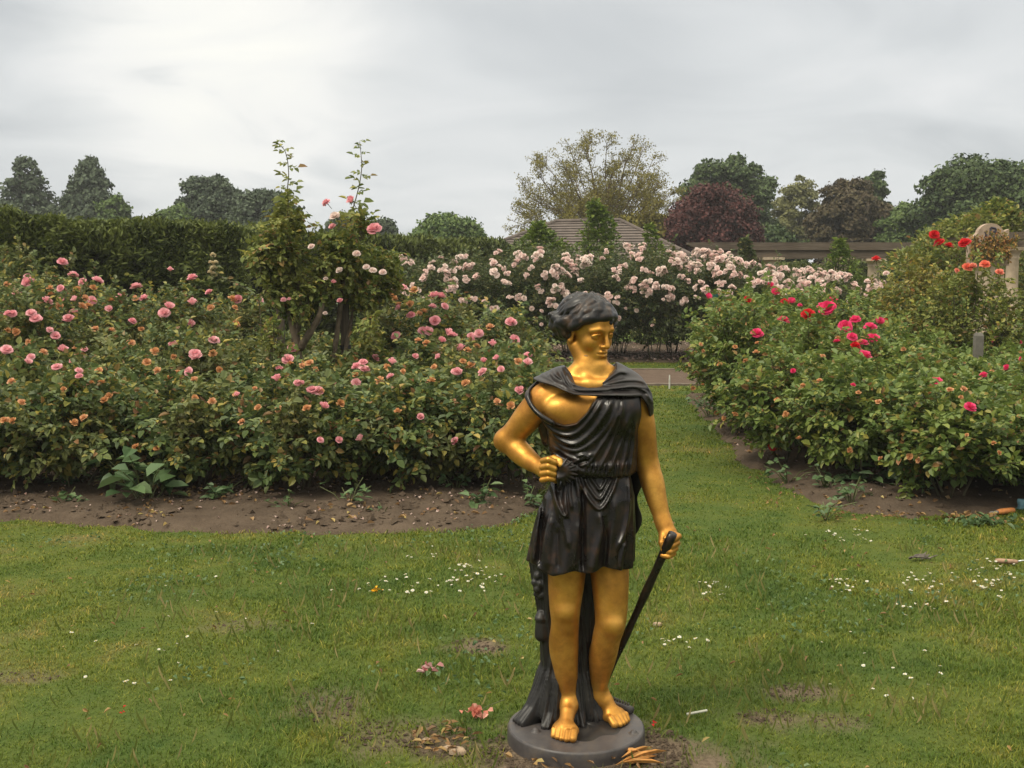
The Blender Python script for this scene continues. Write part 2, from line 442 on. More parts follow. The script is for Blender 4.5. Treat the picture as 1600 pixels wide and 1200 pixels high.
def build_body():
    v = Vox(st_lo, st_hi, 0.0026)
    # torso
    v.ell(P(924, 664, .01), (.146, .096, .150), .03)
    v.ell(P(928, 720, .01), (.124, .086, .12), .04)
    v.ell(P(918, 800, .01), (.132, .100, .10), .04)
    # pectorals, collar bones, shoulders, trapezius
    v.ell(P(882, 640, -.046), (.066, .036, .046), .04); v.ell(P(958, 642, -.048), (.066, .036, .048), .04)
    v.chain([P(918, 600, -.03), P(880, 597, -.026), P(856, 604, .0)], [.013, .012, .014], .03)
    v.chain([P(925, 600, -.03), P(965, 599, -.02), P(990, 608, .0)], [.013, .013, .014], .03)
    v.chain([P(912, 576, .025), P(888, 594, .03), P(858, 610, .02)], [.038, .034, .030], .035)
    v.chain([P(934, 576, .025), P(960, 592, .03), P(985, 610, .02)], [.038, .034, .030], .035)
    v.chain([P(878, 614, .01), P(847, 627, .01)], [.048, .047], .03)
    v.chain([P(965, 614, .01), P(994, 626, .01)], [.046, .042], .03)
    # his right arm (hand on hip)
    E = P(792, 687, .055)
    v.limb([P(846, 626, .012), P(828, 648, .022), P(811, 668, .040), E], [.049, .050, .044, .037], .02)
    v.ell(P(786, 690, .062), (.030, .030, .032), .025)
    W = P(843, 730, -.055)
    v.limb([E, P(812, 706, .025), P(827, 719, -.012), W], [.037, .0405, .0345, .0265], .015)
    # fist, knuckles to the viewer
    H = P(856, 735, -.085)
    v.ell(P(855, 735, -.08), (.030, .026, .036), .02)
    for i, (y0, y1, L) in enumerate(((718, 722, 1.0), (728, 732, 1.05), (738, 741, 1.0), (748, 749, .88))):
        k0 = P(848 - i*0.5, y0 + 2, -.10); k1 = P(857, y0, -.122 + .003*i); k2 = P(866, y1, -.118 + .004*i); k3 = P(868, y1 + 3, -.09)
        v.chain([k0, k1, k2, k3], [.0105*L, .0112*L, .0102*L, .009*L], .0035)
    v.chain([P(857, 720, -.07), P(866, 716, -.09), P(875, 720, -.108), P(876, 726, -.115)], [.014, .0125, .011, .0095], .006)
    # his left arm
    v.limb([P(996, 630, .01), P(1002, 662, .015), P(1007, 700, .02), P(1012, 728, .022)], [.045, .047, .043, .038], .02)
    v.limb([P(1012, 728, .022), P(1019, 752, .008), P(1026, 780, -.008), P(1037, 817, -.03)], [.038, .0405, .035, .0255], .012)
    v.ell(P(1012, 730, .033), (.03, .03, .033), .02)
    # hand on the staff
    S0 = P(1049, 840, -.10)
    v.chain([P(1036, 815, -.03), P(1043, 832, -.045)], [.024, .03], .02)
    v.ell(P(1046, 846, -.052), (.030, .030, .038), .02)
    for i, (yy, L) in enumerate(((838, 1.0), (848, 1.05), (857, 1.0), (865, .85))):
        off = i * .002
        pts = [P(1050 - i*1.5, yy - 4, -.055), P(1060 - i*2.6, yy, -.082 - off), P(1052 - i*2.6, yy + 5, -.105 - off), P(1040 - i*1.8, yy + 3, -.098 - off)]
        v.chain(pts, [.0115*L, .0115*L, .0105*L, .009*L], .0035)
    v.chain([P(1036, 836, -.06), P(1034, 848, -.085), P(1038, 857, -.10), P(1045, 862, -.105)], [.0135, .012, .011, .009], .006)
    # legs
    v.limb([P(888, 810, .01), P(887, 860, -.005), P(885, 905, -.015), P(883, 945, -.022), P(883, 972, -.02), P(881, 1005, -.004), P(884, 1045, .004), P(890, 1092, .012)],
           [.070, .068, .063, .054, .048, .0495, .042, .0295], .012)
    v.ell(P(884, 958, -.060), (.024, .016, .022), .030); v.ell(P(880, 1006, .024), (.040, .034, .075), .03)
    v.ell(P(883, 980, -.054), (.014, .010, .016), .02)
    v.limb([P(946, 810, .01), P(951, 870, -.005), P(954, 925, -.025), P(954, 970, -.035), P(948, 995, -.024), P(943, 1022, .002), P(938, 1052, .03), P(934, 1084, .058)],
           [.070, .069, .061, .053, .0485, .0465, .037, .0265], .012)
    v.ell(P(959, 980, -.080), (.024, .015, .024), .030); v.ell(P(939, 1020, .034), (.034, .032, .065), .03)
    # feet
    def foot(heel, ankle, ball, toe, side, big):
        """side: +1 when the big toe lies at +perp"""
        heel, ankle, ball, toe = map(np.asarray, (heel, ankle, ball, toe))
        d = unit(toe - heel) * np.array([1, 1, 0]); d = unit(d); pr = np.array([d[1], -d[0], 0]) * side
        z0 = BASE_Z
        v.cap(heel + (0, 0, .024), ankle, .027, .028, .03)
        v.chain([ankle, (ankle + ball) / 2 + np.array([0, 0, .012]), ball + np.array([0, 0, .006])], [.029, .027, .020], .03)
        v.chain([heel + np.array([0, 0, .018]), (heel + ball)/2 - pr*.012 + np.array([0, 0, -.006]), ball - pr*.018 - np.array([0, 0, .004])], [.026, .022, .018], .03)
        v.cap(ball + pr*.022, ball - pr*.030 - np.array([0, 0, .004]) - d*.012, .020, .0165, .025)
        for off, L, r in ((.031, .048, .0140), (.010, .050, .0110), (-.008, .044, .0102), (-.024, .036, .0097), (-.039, .026, .0092)):
            b0 = ball + pr*off; b0[2] = z0 + .021
            m0 = b0 + d*L*.5 + np.array([0, 0, .004]); e0 = b0 + d*L; e0[2] = z0 + r*.9
            v.chain([b0, m0, e0], [r*1.05, r, r*.95], .004)
        return
    a1 = P(890, 1098, .010); h1 = ground(893, 1118, BASE_Z) + np.array([0, .035, 0]); b1 = ground(884, 1140, BASE_Z + .022); t1 = ground(873, 1163, BASE_Z)
    foot(h1, a1, b1, t1, -1, None)
    a2 = P(934, 1086, .06); h2 = ground(933, 1102, BASE_Z) + np.array([-.005, .02, 0]); b2 = ground(960, 1118, BASE_Z + .022); t2 = ground(985, 1133, BASE_Z)
    foot(h2, a2, b2, t2, +1, None)
    # neck
    yaw, pit = R(36), R(9)
    f = np.array([math.sin(yaw)*math.cos(pit), -math.cos(yaw)*math.cos(pit), -math.sin(pit)])
    l = np.array([math.cos(yaw), math.sin(yaw), 0.0]); u = np.cross(f, l) * -1
    if u[2] < 0: u = -u
    HO = P(944, 524, -.01) - f*.083
    M = np.array([l, f, u])
    def hp(a, b, c): return HO + l*a + f*b + u*c
    v.limb([hp(0, -.040, -.030), P(918, 564, .062), P(920, 584, .045), P(923, 606, .025)], [.043, .0405, .046, .057], .012)
    v.chain([hp(-.054, -.03, -.045), P(908, 572, .026), P(918, 597, -.028)], [.009, .010, .007], .02)
    # head
    v.ell(hp(0, -.012, .032), (.070, .090, .076), .02, M)
    v.ell(hp(0, .028, -.020), (.054, .056, .080), .03, M)
    v.ell(hp(0, .050, -.076), (.028, .030, .026), .03, M)
    for s in (-1, 1):
        v.chain([hp(s*.054, .0, -.052), hp(s*.041, .034, -.092), hp(s*.011, .066, -.108)], [.015, .0145, .014], .020)
        v.ell(hp(s*.034, .055, -.030), (.019, .020, .019), .02, M)
        v.chain([hp(s*.008, .084, .014), hp(s*.028, .084, .019), hp(s*.045, .068, .013)], [.007, .007, .007], .016)
    v.ell(hp(0, .040, .045), (.052, .046, .042), .025, M)
    for s in (-1, 1):
        v.ell(hp(s*.030, .094, -.003), (.0155, .0135, .0095), .009, M, sub=True)
        v.ell(hp(s*.030, .0735, -.004), (.0135, .0125, .0100), .002, M)
        v.chain([hp(s*.015, .0815, -.004), hp(s*.023, .0868, .0035), hp(s*.033, .0862, .0040), hp(s*.045, .0735, -.003)], [.0022, .0030, .0030, .0024], .002)
        v.chain([hp(s*.017, .081, -.007), hp(s*.030, .0835, -.0125), hp(s*.044, .073, -.007)], [.0018, .0022, .0018], .003)
        v.chain([hp(s*.011, .0885, .016), hp(s*.028, .0895, .0215), hp(s*.046, .073, .015)], [.0038, .0042, .0034], .005)
        v.ell(hp(s*.0105, .091, -.037), (.0070, .009, .0065), .006, M)
        v.ell(hp(s*.0715, -.008, -.014), (.008, .018, .031), .008, M)
        v.ell(hp(s*.077, -.004, -.012), (.006, .010, .018), .006, M, sub=True)
    v.chain([hp(0, .082, .022), hp(0, .090, .004), hp(0, .101, -.020), hp(0, .106, -.034)], [.0070, .0062, .0070, .0088], .009)
    for s in (-1, 1): v.cap(hp(s*.006, .097, -.045), hp(s*.0065, .093, -.040), .0030, .0026, .003, sub=True)
    v.ell(hp(0, .072, -.062), (.024, .016, .020), .015, M)
    v.chain([hp(-.020, .078, -.0605), hp(-.008, .0905, -.0555), hp(0, .0908, -.057), hp(.008, .0905, -.0555), hp(.020, .078, -.0605)], [.0032, .0056, .0050, .0056, .0032], .004)
    v.chain([hp(-.017, .078, -.0655), hp(0, .0900, -.0700), hp(.017, .078, -.0655)], [.0038, .0072, .0038], .004)
    v.chain([hp(-.022, .083, -.0625), hp(0, .0985, -.0630), hp(.022, .083, -.0625)], [.0022, .0028, .0022], .003, sub=True)
    v.cap(hp(-.008, .0945, -.084), hp(.008, .0945, -.084), .004, .004, .014, sub=True)
    v.ell(hp(0, .078, -.105), (.018, .015, .016), .016, M)
    # navel-level bare chest needs no more; sternum line
    v.chain([P(921, 616, -.098), P(921, 656, -.106)], [.004, .004], .02, sub=True)
    return v, (HO, l, f, u, M, hp)

# ---- shared torso volume for the cloth
def torso(v, pad, k=.05):
    v.ell(P(924, 664, .01), (.150, .100, .160), k, pad=pad)
    v.ell(P(928, 715, .01), (.134, .094, .11), k, pad=pad)
    v.ell(P(884, 638, -.055), (.068, .035, .048), k, pad=pad); v.ell(P(958, 642, -.055), (.070, .038, .050), k, pad=pad)
    v.chain([P(912, 578, .025), P(888, 594, .03), P(856, 610, .02)], [.040 + pad, .036 + pad, .032 + pad], k)
    v.chain([P(934, 578, .025), P(960, 593, .03), P(988, 610, .02)], [.040 + pad, .036 + pad, .034 + pad], k)
    v.chain([P(965, 616, .01), P(996, 627, .01)], [.048 + pad, .047 + pad], k)
    v.chain([P(878, 616, .01), P(847, 628, .01)], [.048 + pad, .048 + pad], k)

def disp2d(v, strokes, yref):
    X, Z = np.meshgrid(v.ax[0].astype(float), v.ax[2].astype(float), indexing='ij')
    px, py = to_px(np.stack([X, np.full_like(X, D0 + yref), Z], -1))
    out = np.zeros_like(X)
    for pts, h, w in strokes:
        q = spline(pts); d = np.full_like(X, 1e9)
        n = len(q) - 1; tt = np.zeros_like(X)
        for i in range(n):
            a, b = q[i], q[i+1]; e = b - a
            t = np.clip(((px - a[0])*e[0] + (py - a[1])*e[1]) / max(e @ e, 1e-9), 0, 1)
            di = np.hypot(px - a[0] - t*e[0], py - a[1] - t*e[1]); m = di < d
            d = np.where(m, di, d); tt = np.where(m, (i + t) / n, tt)
        fade = np.clip(np.minimum(tt, 1 - tt) * 7 + .35, 0, 1)
        g = h * np.exp(-(d / w)**2) * fade
        out = np.where(h > 0, np.maximum(out, g) + 0.25*np.minimum(out, g), out + g) if h > 0 else out + g
    return out.astype(np.float32), px, py

BODICE = [
 ([(826,622),(836,642),(856,656),(882,663),(900,659),(916,643),(934,616)], .010, 3.6),
 ([(838,652),(860,672),(882,680),(902,674),(922,652),(943,620)], .0075, 3.6),
 ([(858,676),(878,690),(900,692),(925,672),(947,640),(957,618)], .008, 4.2),
 ([(864,690),(884,702),(906,702),(934,682),(958,650),(966,622)], .005, 3.4),
 ([(866,701),(884,712),(905,716),(930,706)], .007, 3.8),
 ([(866,712),(880,721),(900,727)], .007, 3.2),
 ([(966,640),(955,668),(938,698),(918,726)], .009, 3.8),
 ([(973,622),(966,660),(952,700),(934,732)], .008, 3.2),
 ([(981,650),(972,684),(960,712),(950,737)], .009, 3.8),
 ([(986,670),(980,702),(970,738)], .008, 3.2),
 ([(993,660),(991,700),(985,738)], .008, 3.5),
 ([(948,626),(940,650),(922,676)], .004, 3.0),
 ([(871,705),(890,719),(914,733)], -.006, 2.2), ([(945,690),(928,716),(922,730)], -.006, 2.2), ([(975,672),(962,704),(945,736)], -.006, 2.2),
 ([(868,728),(890,731),(915,737),(945,742),(968,743),(992,743)], .006, 7.0),
 ([(900,712),(912,709),(920,715)], .009, 3.5), ([(895,722),(905,716)], .009, 3.0), ([(905,727),(917,722)], .009, 3.0),
]
for i in range(11):                                   # gathers of the blouse over the belt
    x = 915 + i * 7
    BODICE.append(([(x - 1, 750), (x - 1, 738), (x + 2, 722)], .0075, 2.1))
SKIRT = [
 ([(902,744),(912,768),(936,795),(956,772),(967,744)], .011, 3.2),
 ([(912,744),(922,765),(937,780),(950,763),(960,744)], .009, 2.8),
 ([(921,744),(930,757),(938,766),(946,756),(952,744)], .008, 2.6),
 ([(898,744),(905,772),(910,806)], .010, 3.2), ([(892,745),(890,768),(893,796)], .009, 3.2),
 ([(868,752),(868,780),(878,803),(885,803),(882,780)], .012, 3.6),
 ([(884,746),(878,760),(872,768)], .010, 3.2), ([(890,750),(884,768),(884,790)], .009, 3.0),
 ([(875,790),(882,822),(888,852)], .008, 4.2), ([(862,760),(870,790),(876,815)], .008, 3.2),
 ([(937,798),(939,828),(930,862),(924,890)], .013, 6.0), ([(985,752),(985,796),(978,830),(966,856)], .010, 4.2),
 ([(962,780),(958,820),(952,860),(950,888)], .008, 4.5), ([(978,850),(972,872),(970,890)], .008, 4.0),
 ([(905,815),(900,850),(895,890)], .009, 5.0), ([(862,810),(858,850),(856,888)], .008, 5.0), ([(846,800),(838,840),(832,886)], .010, 4.5),
 ([(911,765),(911,820),(911,897)], -.018, 4.0), ([(850,790),(846,840),(844,888)], -.007, 3.2), ([(872,830),(872,888)], -.006, 3.0),
 ([(941,800),(948,850),(943,895)], -.008, 3.0),
]
CLOAK = [
 ([(836,594),(864,600),(895,612),(940,614),(1000,616)], .010, 3.2),
 ([(848,588),(876,600),(905,608),(945,607),(985,603),(1014,607)], .008, 3.0),
 ([(890,596),(912,603),(940,596),(966,582),(982,583)], .009, 3.4),
 ([(905,606),(960,604),(1003,609),(1018,628)], .007, 2.6),
 ([(940,600),(975,594),(1005,597),(1017,612)], .006, 2.6),
 ([(866,582),(878,596),(888,610)], .008, 2.6), ([(878,578),(884,592),(892,606)], .008, 2.6), ([(856,586),(868,598)], .007, 2.6),
 ([(885,585),(890,594),(897,602)], .007, 2.2),
 ([(870,590),(900,609),(940,610.5)], -.006, 1.8), ([(950,608),(990,607),(1012,616)], -.006, 1.8),
]

def build_tunic():
    v = Vox(st_lo + np.array([.05, .02, .3]), st_hi - np.array([.06, 0, .1]), 0.0026)
    torso(v, .012)
    v.ell(P(926, 727, .012), (.146, .106, .045), .03)
    # armhole bands round his right shoulder
    d, px, py = disp2d(v, BODICE, -.08)
    v.F -= d[:, None, :]
    # cuts: bare chest, top, waist
    neck = [(800,560),(1060,560),(1060,600),(990,600),(962,604),(934,617),(916,644),(900,660),(882,664),(856,657),(834,642),(822,616),(800,600)]
    sdn = poly_sd(neck, px, py) * SC
    cut = sdn.astype(np.float32)
    arm = poly_sd([(1001,600),(1004,650),(1000,700),(998,760),(1100,760),(1100,600)], px, py) * SC
    arm2 = poly_sd([(815,600),(838,646),(856,674),(858,700),(864,742),(760,742),(760,600)], px, py) * SC
    bot = (py - (742 + 4*np.clip((px - 880)/60, 0, 1) + 1.5*np.sin(px/2.3))) * SC
    cut = np.maximum(np.maximum(cut, arm), np.maximum(bot, arm2)).astype(np.float32)
    v.F = smax(v.F, cut[:, None, :] + np.zeros((1, v.n[1], 1), np.float32), .006)
    # band of the neckline passing over the right upper arm
    band = [P(836, 600, .02), P(823, 614, -.02), P(826, 628, -.055), P(838, 645, -.082), P(856, 658, -.098)]
    band = spline(np.array([P(840, 598, .03), P(827, 610, .0), P(825, 622, -.030), P(832, 636, -.056), P(846, 650, -.082), P(862, 660, -.095)]), 6)
    v.chain(list(band), list(np.linspace(.007, .010, len(band))), .010)
    band = spline(np.array([P(826, 620, -.020), P(836, 644, .0), P(848, 668, .02), P(856, 690, .03)]), 6)
    v.chain(list(band), list(np.linspace(.007, .022, len(band))), .02)
    # skirt: flared body below the belt
    q, X, Y, Z = v.sl(v.lo, v.lo + np.array(v.n) * v.h)
    zz = v.ax[2]
    def zof(py): return P(900, py, 0)[2]
    ys = [738, 748, 775, 830, 886, 900]
    zk = [zof(y) for y in ys][::-1]
    Lx = [P(x, 800)[0] for x in (870, 866, 850, 834, 822, 820)][::-1]; Rx = [P(x, 800)[0] for x in (982, 986, 991, 991, 988, 988)][::-1]
    ry = [.090, .094, .112, .128, .140, .142][::-1]
    xl, xr, r2 = np.interp(zz, zk, Lx), np.interp(zz, zk, Rx), np.interp(zz, zk, ry)
    cx, rx = ((xl + xr) / 2).astype(np.float32), ((xr - xl) / 2).astype(np.float32); r2 = r2.astype(np.float32)
    A = (X - cx[None, None]) / rx[None, None]; B = (Y - np.float32(D0 + .005)) / r2[None, None]
    rr = (np.abs(A)**2.3 + np.abs(B)**2.3)**(1/2.3)
    S = (rr - 1) * np.minimum(rx, r2)[None, None] * 0.9
    ang = np.arctan2(B, A)
    low = np.clip((zof(760) - zz) / (zof(760) - zof(895)), 0, 1)[None, None].astype(np.float32)
    S -= low * .006 * np.sin(ang * 13 + 1.2) + low * .004 * np.sin(ang * 23)
    d2, px, py = disp2d(v, SKIRT, -.11)
    S -= d2[:, None, :] * np.clip((D0 + .03 - Y) / .06, 0, 1)
    hem = (893 + 4*np.sin((px - 820) / 26.0) + 3*np.sin(px / 9.0)) - 6*np.clip((860 - px) / 40, 0, 1)
    S = smax(S, ((py - hem) * SC).astype(np.float32)[:, None, :] + 0*Y, .006)
    S = np.maximum(S, ((738 - py) * SC).astype(np.float32)[:, None, :] + 0*Y)
    v.F = smin(v.F, S.astype(np.float32), .004)
    # knot of bunched cloth at his right hip
    for (x, y, dy, r) in ((872,735,-.10,.017),(880,730,-.108,.014),(884,740,-.112,.016),(893,736,-.115,.014),(876,745,-.108,.015),(890,746,-.115,.012),(870,742,-.095,.013)):
        v.ell(P(x, y, dy + .012), (r*1.2, r*.75, r*.62), .004)
    for i in range(9):            # cloth gathered into the grip
        a_ = -1.1 + i*.33; v.chain([P(872, 737, -.105), P(872 + 14*math.cos(a_), 737 + 10*math.sin(a_), -.118), P(872 + 30*math.cos(a_), 737 + 22*math.sin(a_), -.112)], [.008, .007, .004], .003)
    return v
def build_cloak():
    v = Vox(st_lo + np.array([.08, .03, .38]), st_hi - np.array([.05, 0, .12]), 0.0026)
    torso(v, .020, .05)
    d, px, py = disp2d(v, CLOAK, -.05)
    v.F -= d[:, None, :]
    X, Y, Z = v.ax[0][:, None, None], v.ax[1][None, :, None], v.ax[2][None, None, :]
    front = [(831,594),(848,584),(866,576),(884,574),(893,584),(899,600),(918,604),(944,594),(963,578),(966,568),(986,572),(1006,592),(1020,616),(1024,650),(1017,654),(1012,634),(1001,619),(960,616),(930,617),(897,615),(872,606),(846,600)]
    sf = (-poly_sd(front, px, py) * SC).astype(np.float32)
    back = [(840,588),(866,578),(884,574),(896,596),(945,592),(964,572),(986,572),(1006,590),(1023,620),(1024,650),(1008,720),(1006,760),(860,760),(845,640)]
    sb = (-poly_sd(back, px, py) * SC).astype(np.float32)
    w = np.clip((Y - (D0 + .035)) / .03, 0, 1)
    cut = sf[:, None, :] * (1 - w) + sb[:, None, :] * w
    v.F = smax(v.F, cut.astype(np.float32), .005)
    # the neck passes through
    v.cap(P(921, 540, -.01), P(922, 598, -.02), .058, .060, .008, sub=True)
    # hanging back cloth
    q, X, Y, Z = v.sl(v.lo, v.lo + np.array(v.n) * v.h)
    zz = v.ax[2]
    def zof(py): return P(900, py, 0)[2]
    ys = [600, 660, 720, 790, 862][::-1]; zk = [zof(y) for y in ys]
    xr = np.interp(zz, zk, [P(x, 800)[0] for x in (1000, 1006, 1006, 1004, 1000)]); xl = np.interp(zz, zk, [P(x, 800)[0] for x in (872, 868, 866, 866, 870)])
    cx = ((xr + xl) / 2).astype(np.float32)[None, None]; hx = ((xr - xl) / 2).astype(np.float32)[None, None]
    yc = D0 + .105 + .012*np.sin((X - cx) * 75) + .03 * np.clip((zof(700) - Z) / .4, -.2, 1)
    a = np.abs(X - cx) - hx + .012*np.sin(Z * 40); b = np.abs(Y - yc) - .022
    S = np.maximum(a, b); S = np.maximum(S, zof(858) + .012*np.sin(X*60) - Z); S = np.maximum(S, Z - zof(610))
    v.F = smin(v.F, S.astype(np.float32), .03)
    return v

def build_hair(fr):
    HO, l, f, u, M, hp = fr
    v = Vox(HO - .17, HO + .17, 0.0026)
    r = np.random.default_rng(3)
    v.ell(hp(0, -.020, .038), (.075, .090, .075), .01, M)
    v.ell(hp(0, -.065, .000), (.074, .058, .060), .03, M)
    v.ell(hp(0, .032, .068), (.058, .046, .036), .03, M)
    # the face stays free
    v.cap(hp(0, .075, -.03), hp(0, .16, -.03), .086, .1, .01, sub=True)
    v.ell(hp(0, .02, -.09), (.09, .07, .075), .012, M, sub=True)
    # wavy locks brushed from the parting round to the hairline
    C = np.array([0, -.02, .035]); Rr = np.array([.083, .100, .083])
    def on(a, e, s=1.0):          # a azimuth from the face (0) round, e elevation
        n = np.array([math.sin(a)*math.cos(e), math.cos(a)*math.cos(e), math.sin(e)])
        return hp(*(C + n * Rr * s))
    for i in range(170):
        a0 = r.uniform(-math.pi, math.pi); front = max(0, math.cos(a0))
        e0 = r.uniform(.6, 1.3); e1 = .40 * front**0.5 + (-.30 * (1 - front)) + r.uniform(-.06, .06)
        if front < .1: e1 = r.uniform(-.7, -.1)
        sw = -r.uniform(.5, 1.0); ph = r.uniform(0, 6.28)
        rs_ = r.uniform(.7, 1.25); n = 12; pts, rad = [], []; bulge = r.uniform(.95, 1.07)
        for j in range(n):
            t = j / (n - 1)
            pts.append(on(a0 + sw*t + .06*math.sin(ph + t*7), e0 + (e1 - e0)*t, bulge + .05*t + .022*math.sin(ph*2 + t*6))); rad.append(.0095*(1 - .45*t)*rs_)
        v.chain(pts, rad, .0025)
    # the fringe: one heavy roll swept from above his left brow back over his right ear
    fr_ = [(.75, .22), (.45, .31), (.1, .32), (-.3, .28), (-.65, .19), (-.95, .05), (-1.22, -.14), (-1.5, -.34)]
    for off, rad_, wob in ((0, .0165, 0), (.13, .014, 1.5), (.24, .0135, 3.0), (.36, .013, 4.5)):
        pts = [on(a, e + off + .03*math.sin(a*7 + wob), 1.03 + .02*math.sin(a*5 + wob)) for a, e in fr_]
        q = spline(np.array(pts), 5)
        v.chain(list(q), list(rad_ * (1 + .15*np.sin(np.arange(len(q))*.7 + wob))), .003)
    pts = [on(a, e, 1.03) for a, e in ((.7, .34), (1.0, .2), (1.3, .0), (1.5, -.2))]
    v.chain(pts, [.016, .016, .015, .013], .008)
    # bunched curls behind his right ear and at the nape
    for (a, e, s_, rr) in ((-1.55,-.10,1.06,.024),(-1.75,-.25,1.10,.026),(-1.7,-.50,1.06,.025),(-2.0,-.05,1.10,.028),(-2.05,-.40,1.12,.028),(-1.9,-.68,1.05,.024),(-2.3,-.2,1.1,.028),(-2.4,-.6,1.06,.028),(-1.62,-.72,.98,.018),(-2.7,-.4,1.06,.028),(2.2,-.3,1.0,.026),(2.6,-.6,1.0,.026),(3.0,-.6,1.0,.028)):
        c = on(a, e, s_)
        v.ell(c, (rr, rr*.85, rr*.8), .010)
        for q_ in range(4):
            ax1, ax2 = unit(r.normal(size=3)), unit(r.normal(size=3)); ph = r.uniform(0, 6.28)
            v.chain([c + (ax1*math.cos(ph + j*.5) + ax2*math.sin(ph + j*.5))*rr*.78 for j in range(7)], [.0105 - .0007*j for j in range(7)], .005)
    return v

def build_stump():
    v = Vox(np.array([P(778, 1100)[0], D0 - .10, BASE_Z - .012]), np.array([P(985, 1100)[0], D0 + .26, P(900, 850)[2]]), 0.0032)
    B0 = np.array([P(884, 1110, .07)[0], D0 + .085, BASE_Z])
    v.chain([B0 + (0, 0, -.01), B0 + (0, 0, .10), B0 + (.0, .0, .25), P(880, 950, .085), P(868, 872, .08)], [.105, .088, .086, .090, .088], .03)
    v.chain([P(916, 872, .09), P(914, 960, .09), P(910, 1060, .085), P(914, 1112, .07)], [.052, .052, .056, .062], .03)
    for a, L in ((-2.6, .16), (-2.1, .13), (-1.2, .12), (-.5, .13), (.3, .12), (2.8, .13), (1.5, .12), (3.5, .17)):
        e = np.array([math.cos(a), math.sin(a), 0])
        v.chain([B0 + e*.05 + (0, 0, .13), B0 + e*L*.72 + (0, 0, .04), B0 + e*L*1.1 + (0, 0, .006)], [.045, .030, .013], .035)
    q, X, Y, Z = v.sl(v.lo, v.lo + np.array(v.n)*v.h)
    an = np.arctan2(Y - B0[1], X - B0[0])
    v.F = v.F - (.0035*np.sin(an*17 + 3*np.sin(Z*9)) + .0025*np.sin(an*37 + Z*14) + .0018*np.sin(an*61 - Z*22)).astype(np.float32)
    # knots and stubs on its left flank
    for (x, y, dy, rr) in ((841,900,.03,.016),(836,910,.03,.014),(840,920,.028,.016),(845,912,.02,.013),(838,928,.04,.011),(846,930,.03,.014),(842,892,.04,.012)):
        v.ell(P(x, y, dy), (rr, rr, rr), .005)
    v.chain([P(846, 962, .04), P(846, 992, .04)], [.020, .024], .004); v.ell(P(845, 966, .035), (.022, .022, .016), .004)
    v.chain([P(856, 992, .05), P(857, 1034, .055)], [.024, .020], .006)
    v.F = np.maximum(v.F, (BASE_Z - .006 - v.ax[2])[None, None, :])
    return v

gold = NT("gilding")
_n = gold.noise(7.0, 5.0, rough=0.6); _s = gold.noise(26.0, 4.0, rough=0.65)
_c = gold.ramp(_n, [(0.32, (0.36, 0.155, 0.028)), (0.50, (0.58, 0.28, 0.050)), (0.70, (0.80, 0.44, 0.095))])
_s3 = gold.noise(3.2, 4.0, rough=0.6, stretch=(1, 1, .45))
_st = gold.ramp(gold.math('ADD', gold.math('MULTIPLY', _s, .4), gold.math('MULTIPLY', _s3, .6)), [(0.47, (0, 0, 0)), (0.66, (1, 1, 1))])
_c = gold.mix(gold.math('MULTIPLY', _st, 0.70), _c, (0.26, 0.110, 0.024))
M_GOLD = gold.pbr(_c, gold.math('ADD', gold.math('ADD', gold.math('MULTIPLY', _s, 0.22), gold.math('MULTIPLY', _st, .25)), 0.33), 0.74, 0.5, gold.bump(_s, 0.10, 0.004))
def bronze(name, base, wear, wamt, rough):
    k = NT(name); n = k.noise(16.0, 6.0, rough=0.7); w = k.noise(38.0, 5.0, rough=0.7)
    c = k.ramp(n, [(0.3, tuple(x*.7 for x in base)), (0.7, tuple(x*1.4 for x in base))])
    ws = k.ramp(k.math('ADD', k.math('MULTIPLY', w, .5), k.math('MULTIPLY', n, .5)), [(0.50, (0, 0, 0)), (0.68, (1, 1, 1))])
    c = k.mix(k.math('MULTIPLY', ws, wamt), c, wear)
    return k.pbr(c, k.math('ADD', k.math('MULTIPLY', n, 0.25), rough), 0.0, 0.38, k.bump(w, 0.12, 0.003))
M_BLACK = bronze("black_patina", (0.0095, 0.0075, 0.0070), (0.085, 0.040, 0.022), 0.60, 0.17)
M_CLOAK = bronze("grey_black_patina", (0.021, 0.018, 0.018), (0.065, 0.036, 0.025), 0.45, 0.24)
M_HAIR = bronze("hair_patina", (0.014, 0.013, 0.014), (0.16, 0.085, 0.04), 0.5, 0.24)
M_STUMP = bronze("stump_patina", (0.017, 0.016, 0.016), (0.05, 0.045, 0.03), 0.4, 0.32)
M_PLINTH = bronze("plinth_patina", (0.062, 0.056, 0.056), (0.11, 0.085, 0.055), 0.6, 0.32)

statue = thing("statue", "gilded statue of a youth in a black tunic, hand on hip, on a round plinth", "statue", BASE)
vb, fr = build_body()
_pz = lambda y: P(900, y)[2]
def limbs_only(V):
    z, x = V[:, 2], V[:, 0]
    leg = np.clip((z - _pz(1085))/.03, 0, 1)*np.clip((_pz(860) - z)/.02, 0, 1)
    arm = np.clip((z - _pz(812))/.03, 0, 1)*np.clip((_pz(640) - z)/.02, 0, 1)*(x > P(990, 700)[0])
    arm2 = np.clip((P(838, 700)[0] - x)/.015, 0, 1)*(z > _pz(760))
    return np.clip(leg + arm + arm2, 0, 1)
body = vb.mesh("body", M_GOLD, statue, 1, BASE, limbs_only); del vb
tun = build_tunic(); tun.mesh("tunic", M_BLACK, statue, 1, BASE); del tun
clk = build_cloak(); clk.mesh("cloak", M_CLOAK, statue, 1, BASE); del clk
hr = build_hair(fr); hr.mesh("hair", M_HAIR, statue, 1, BASE); del hr
stp = build_stump(); stp.mesh("tree_stump", M_STUMP, statue, 1, BASE); del stp
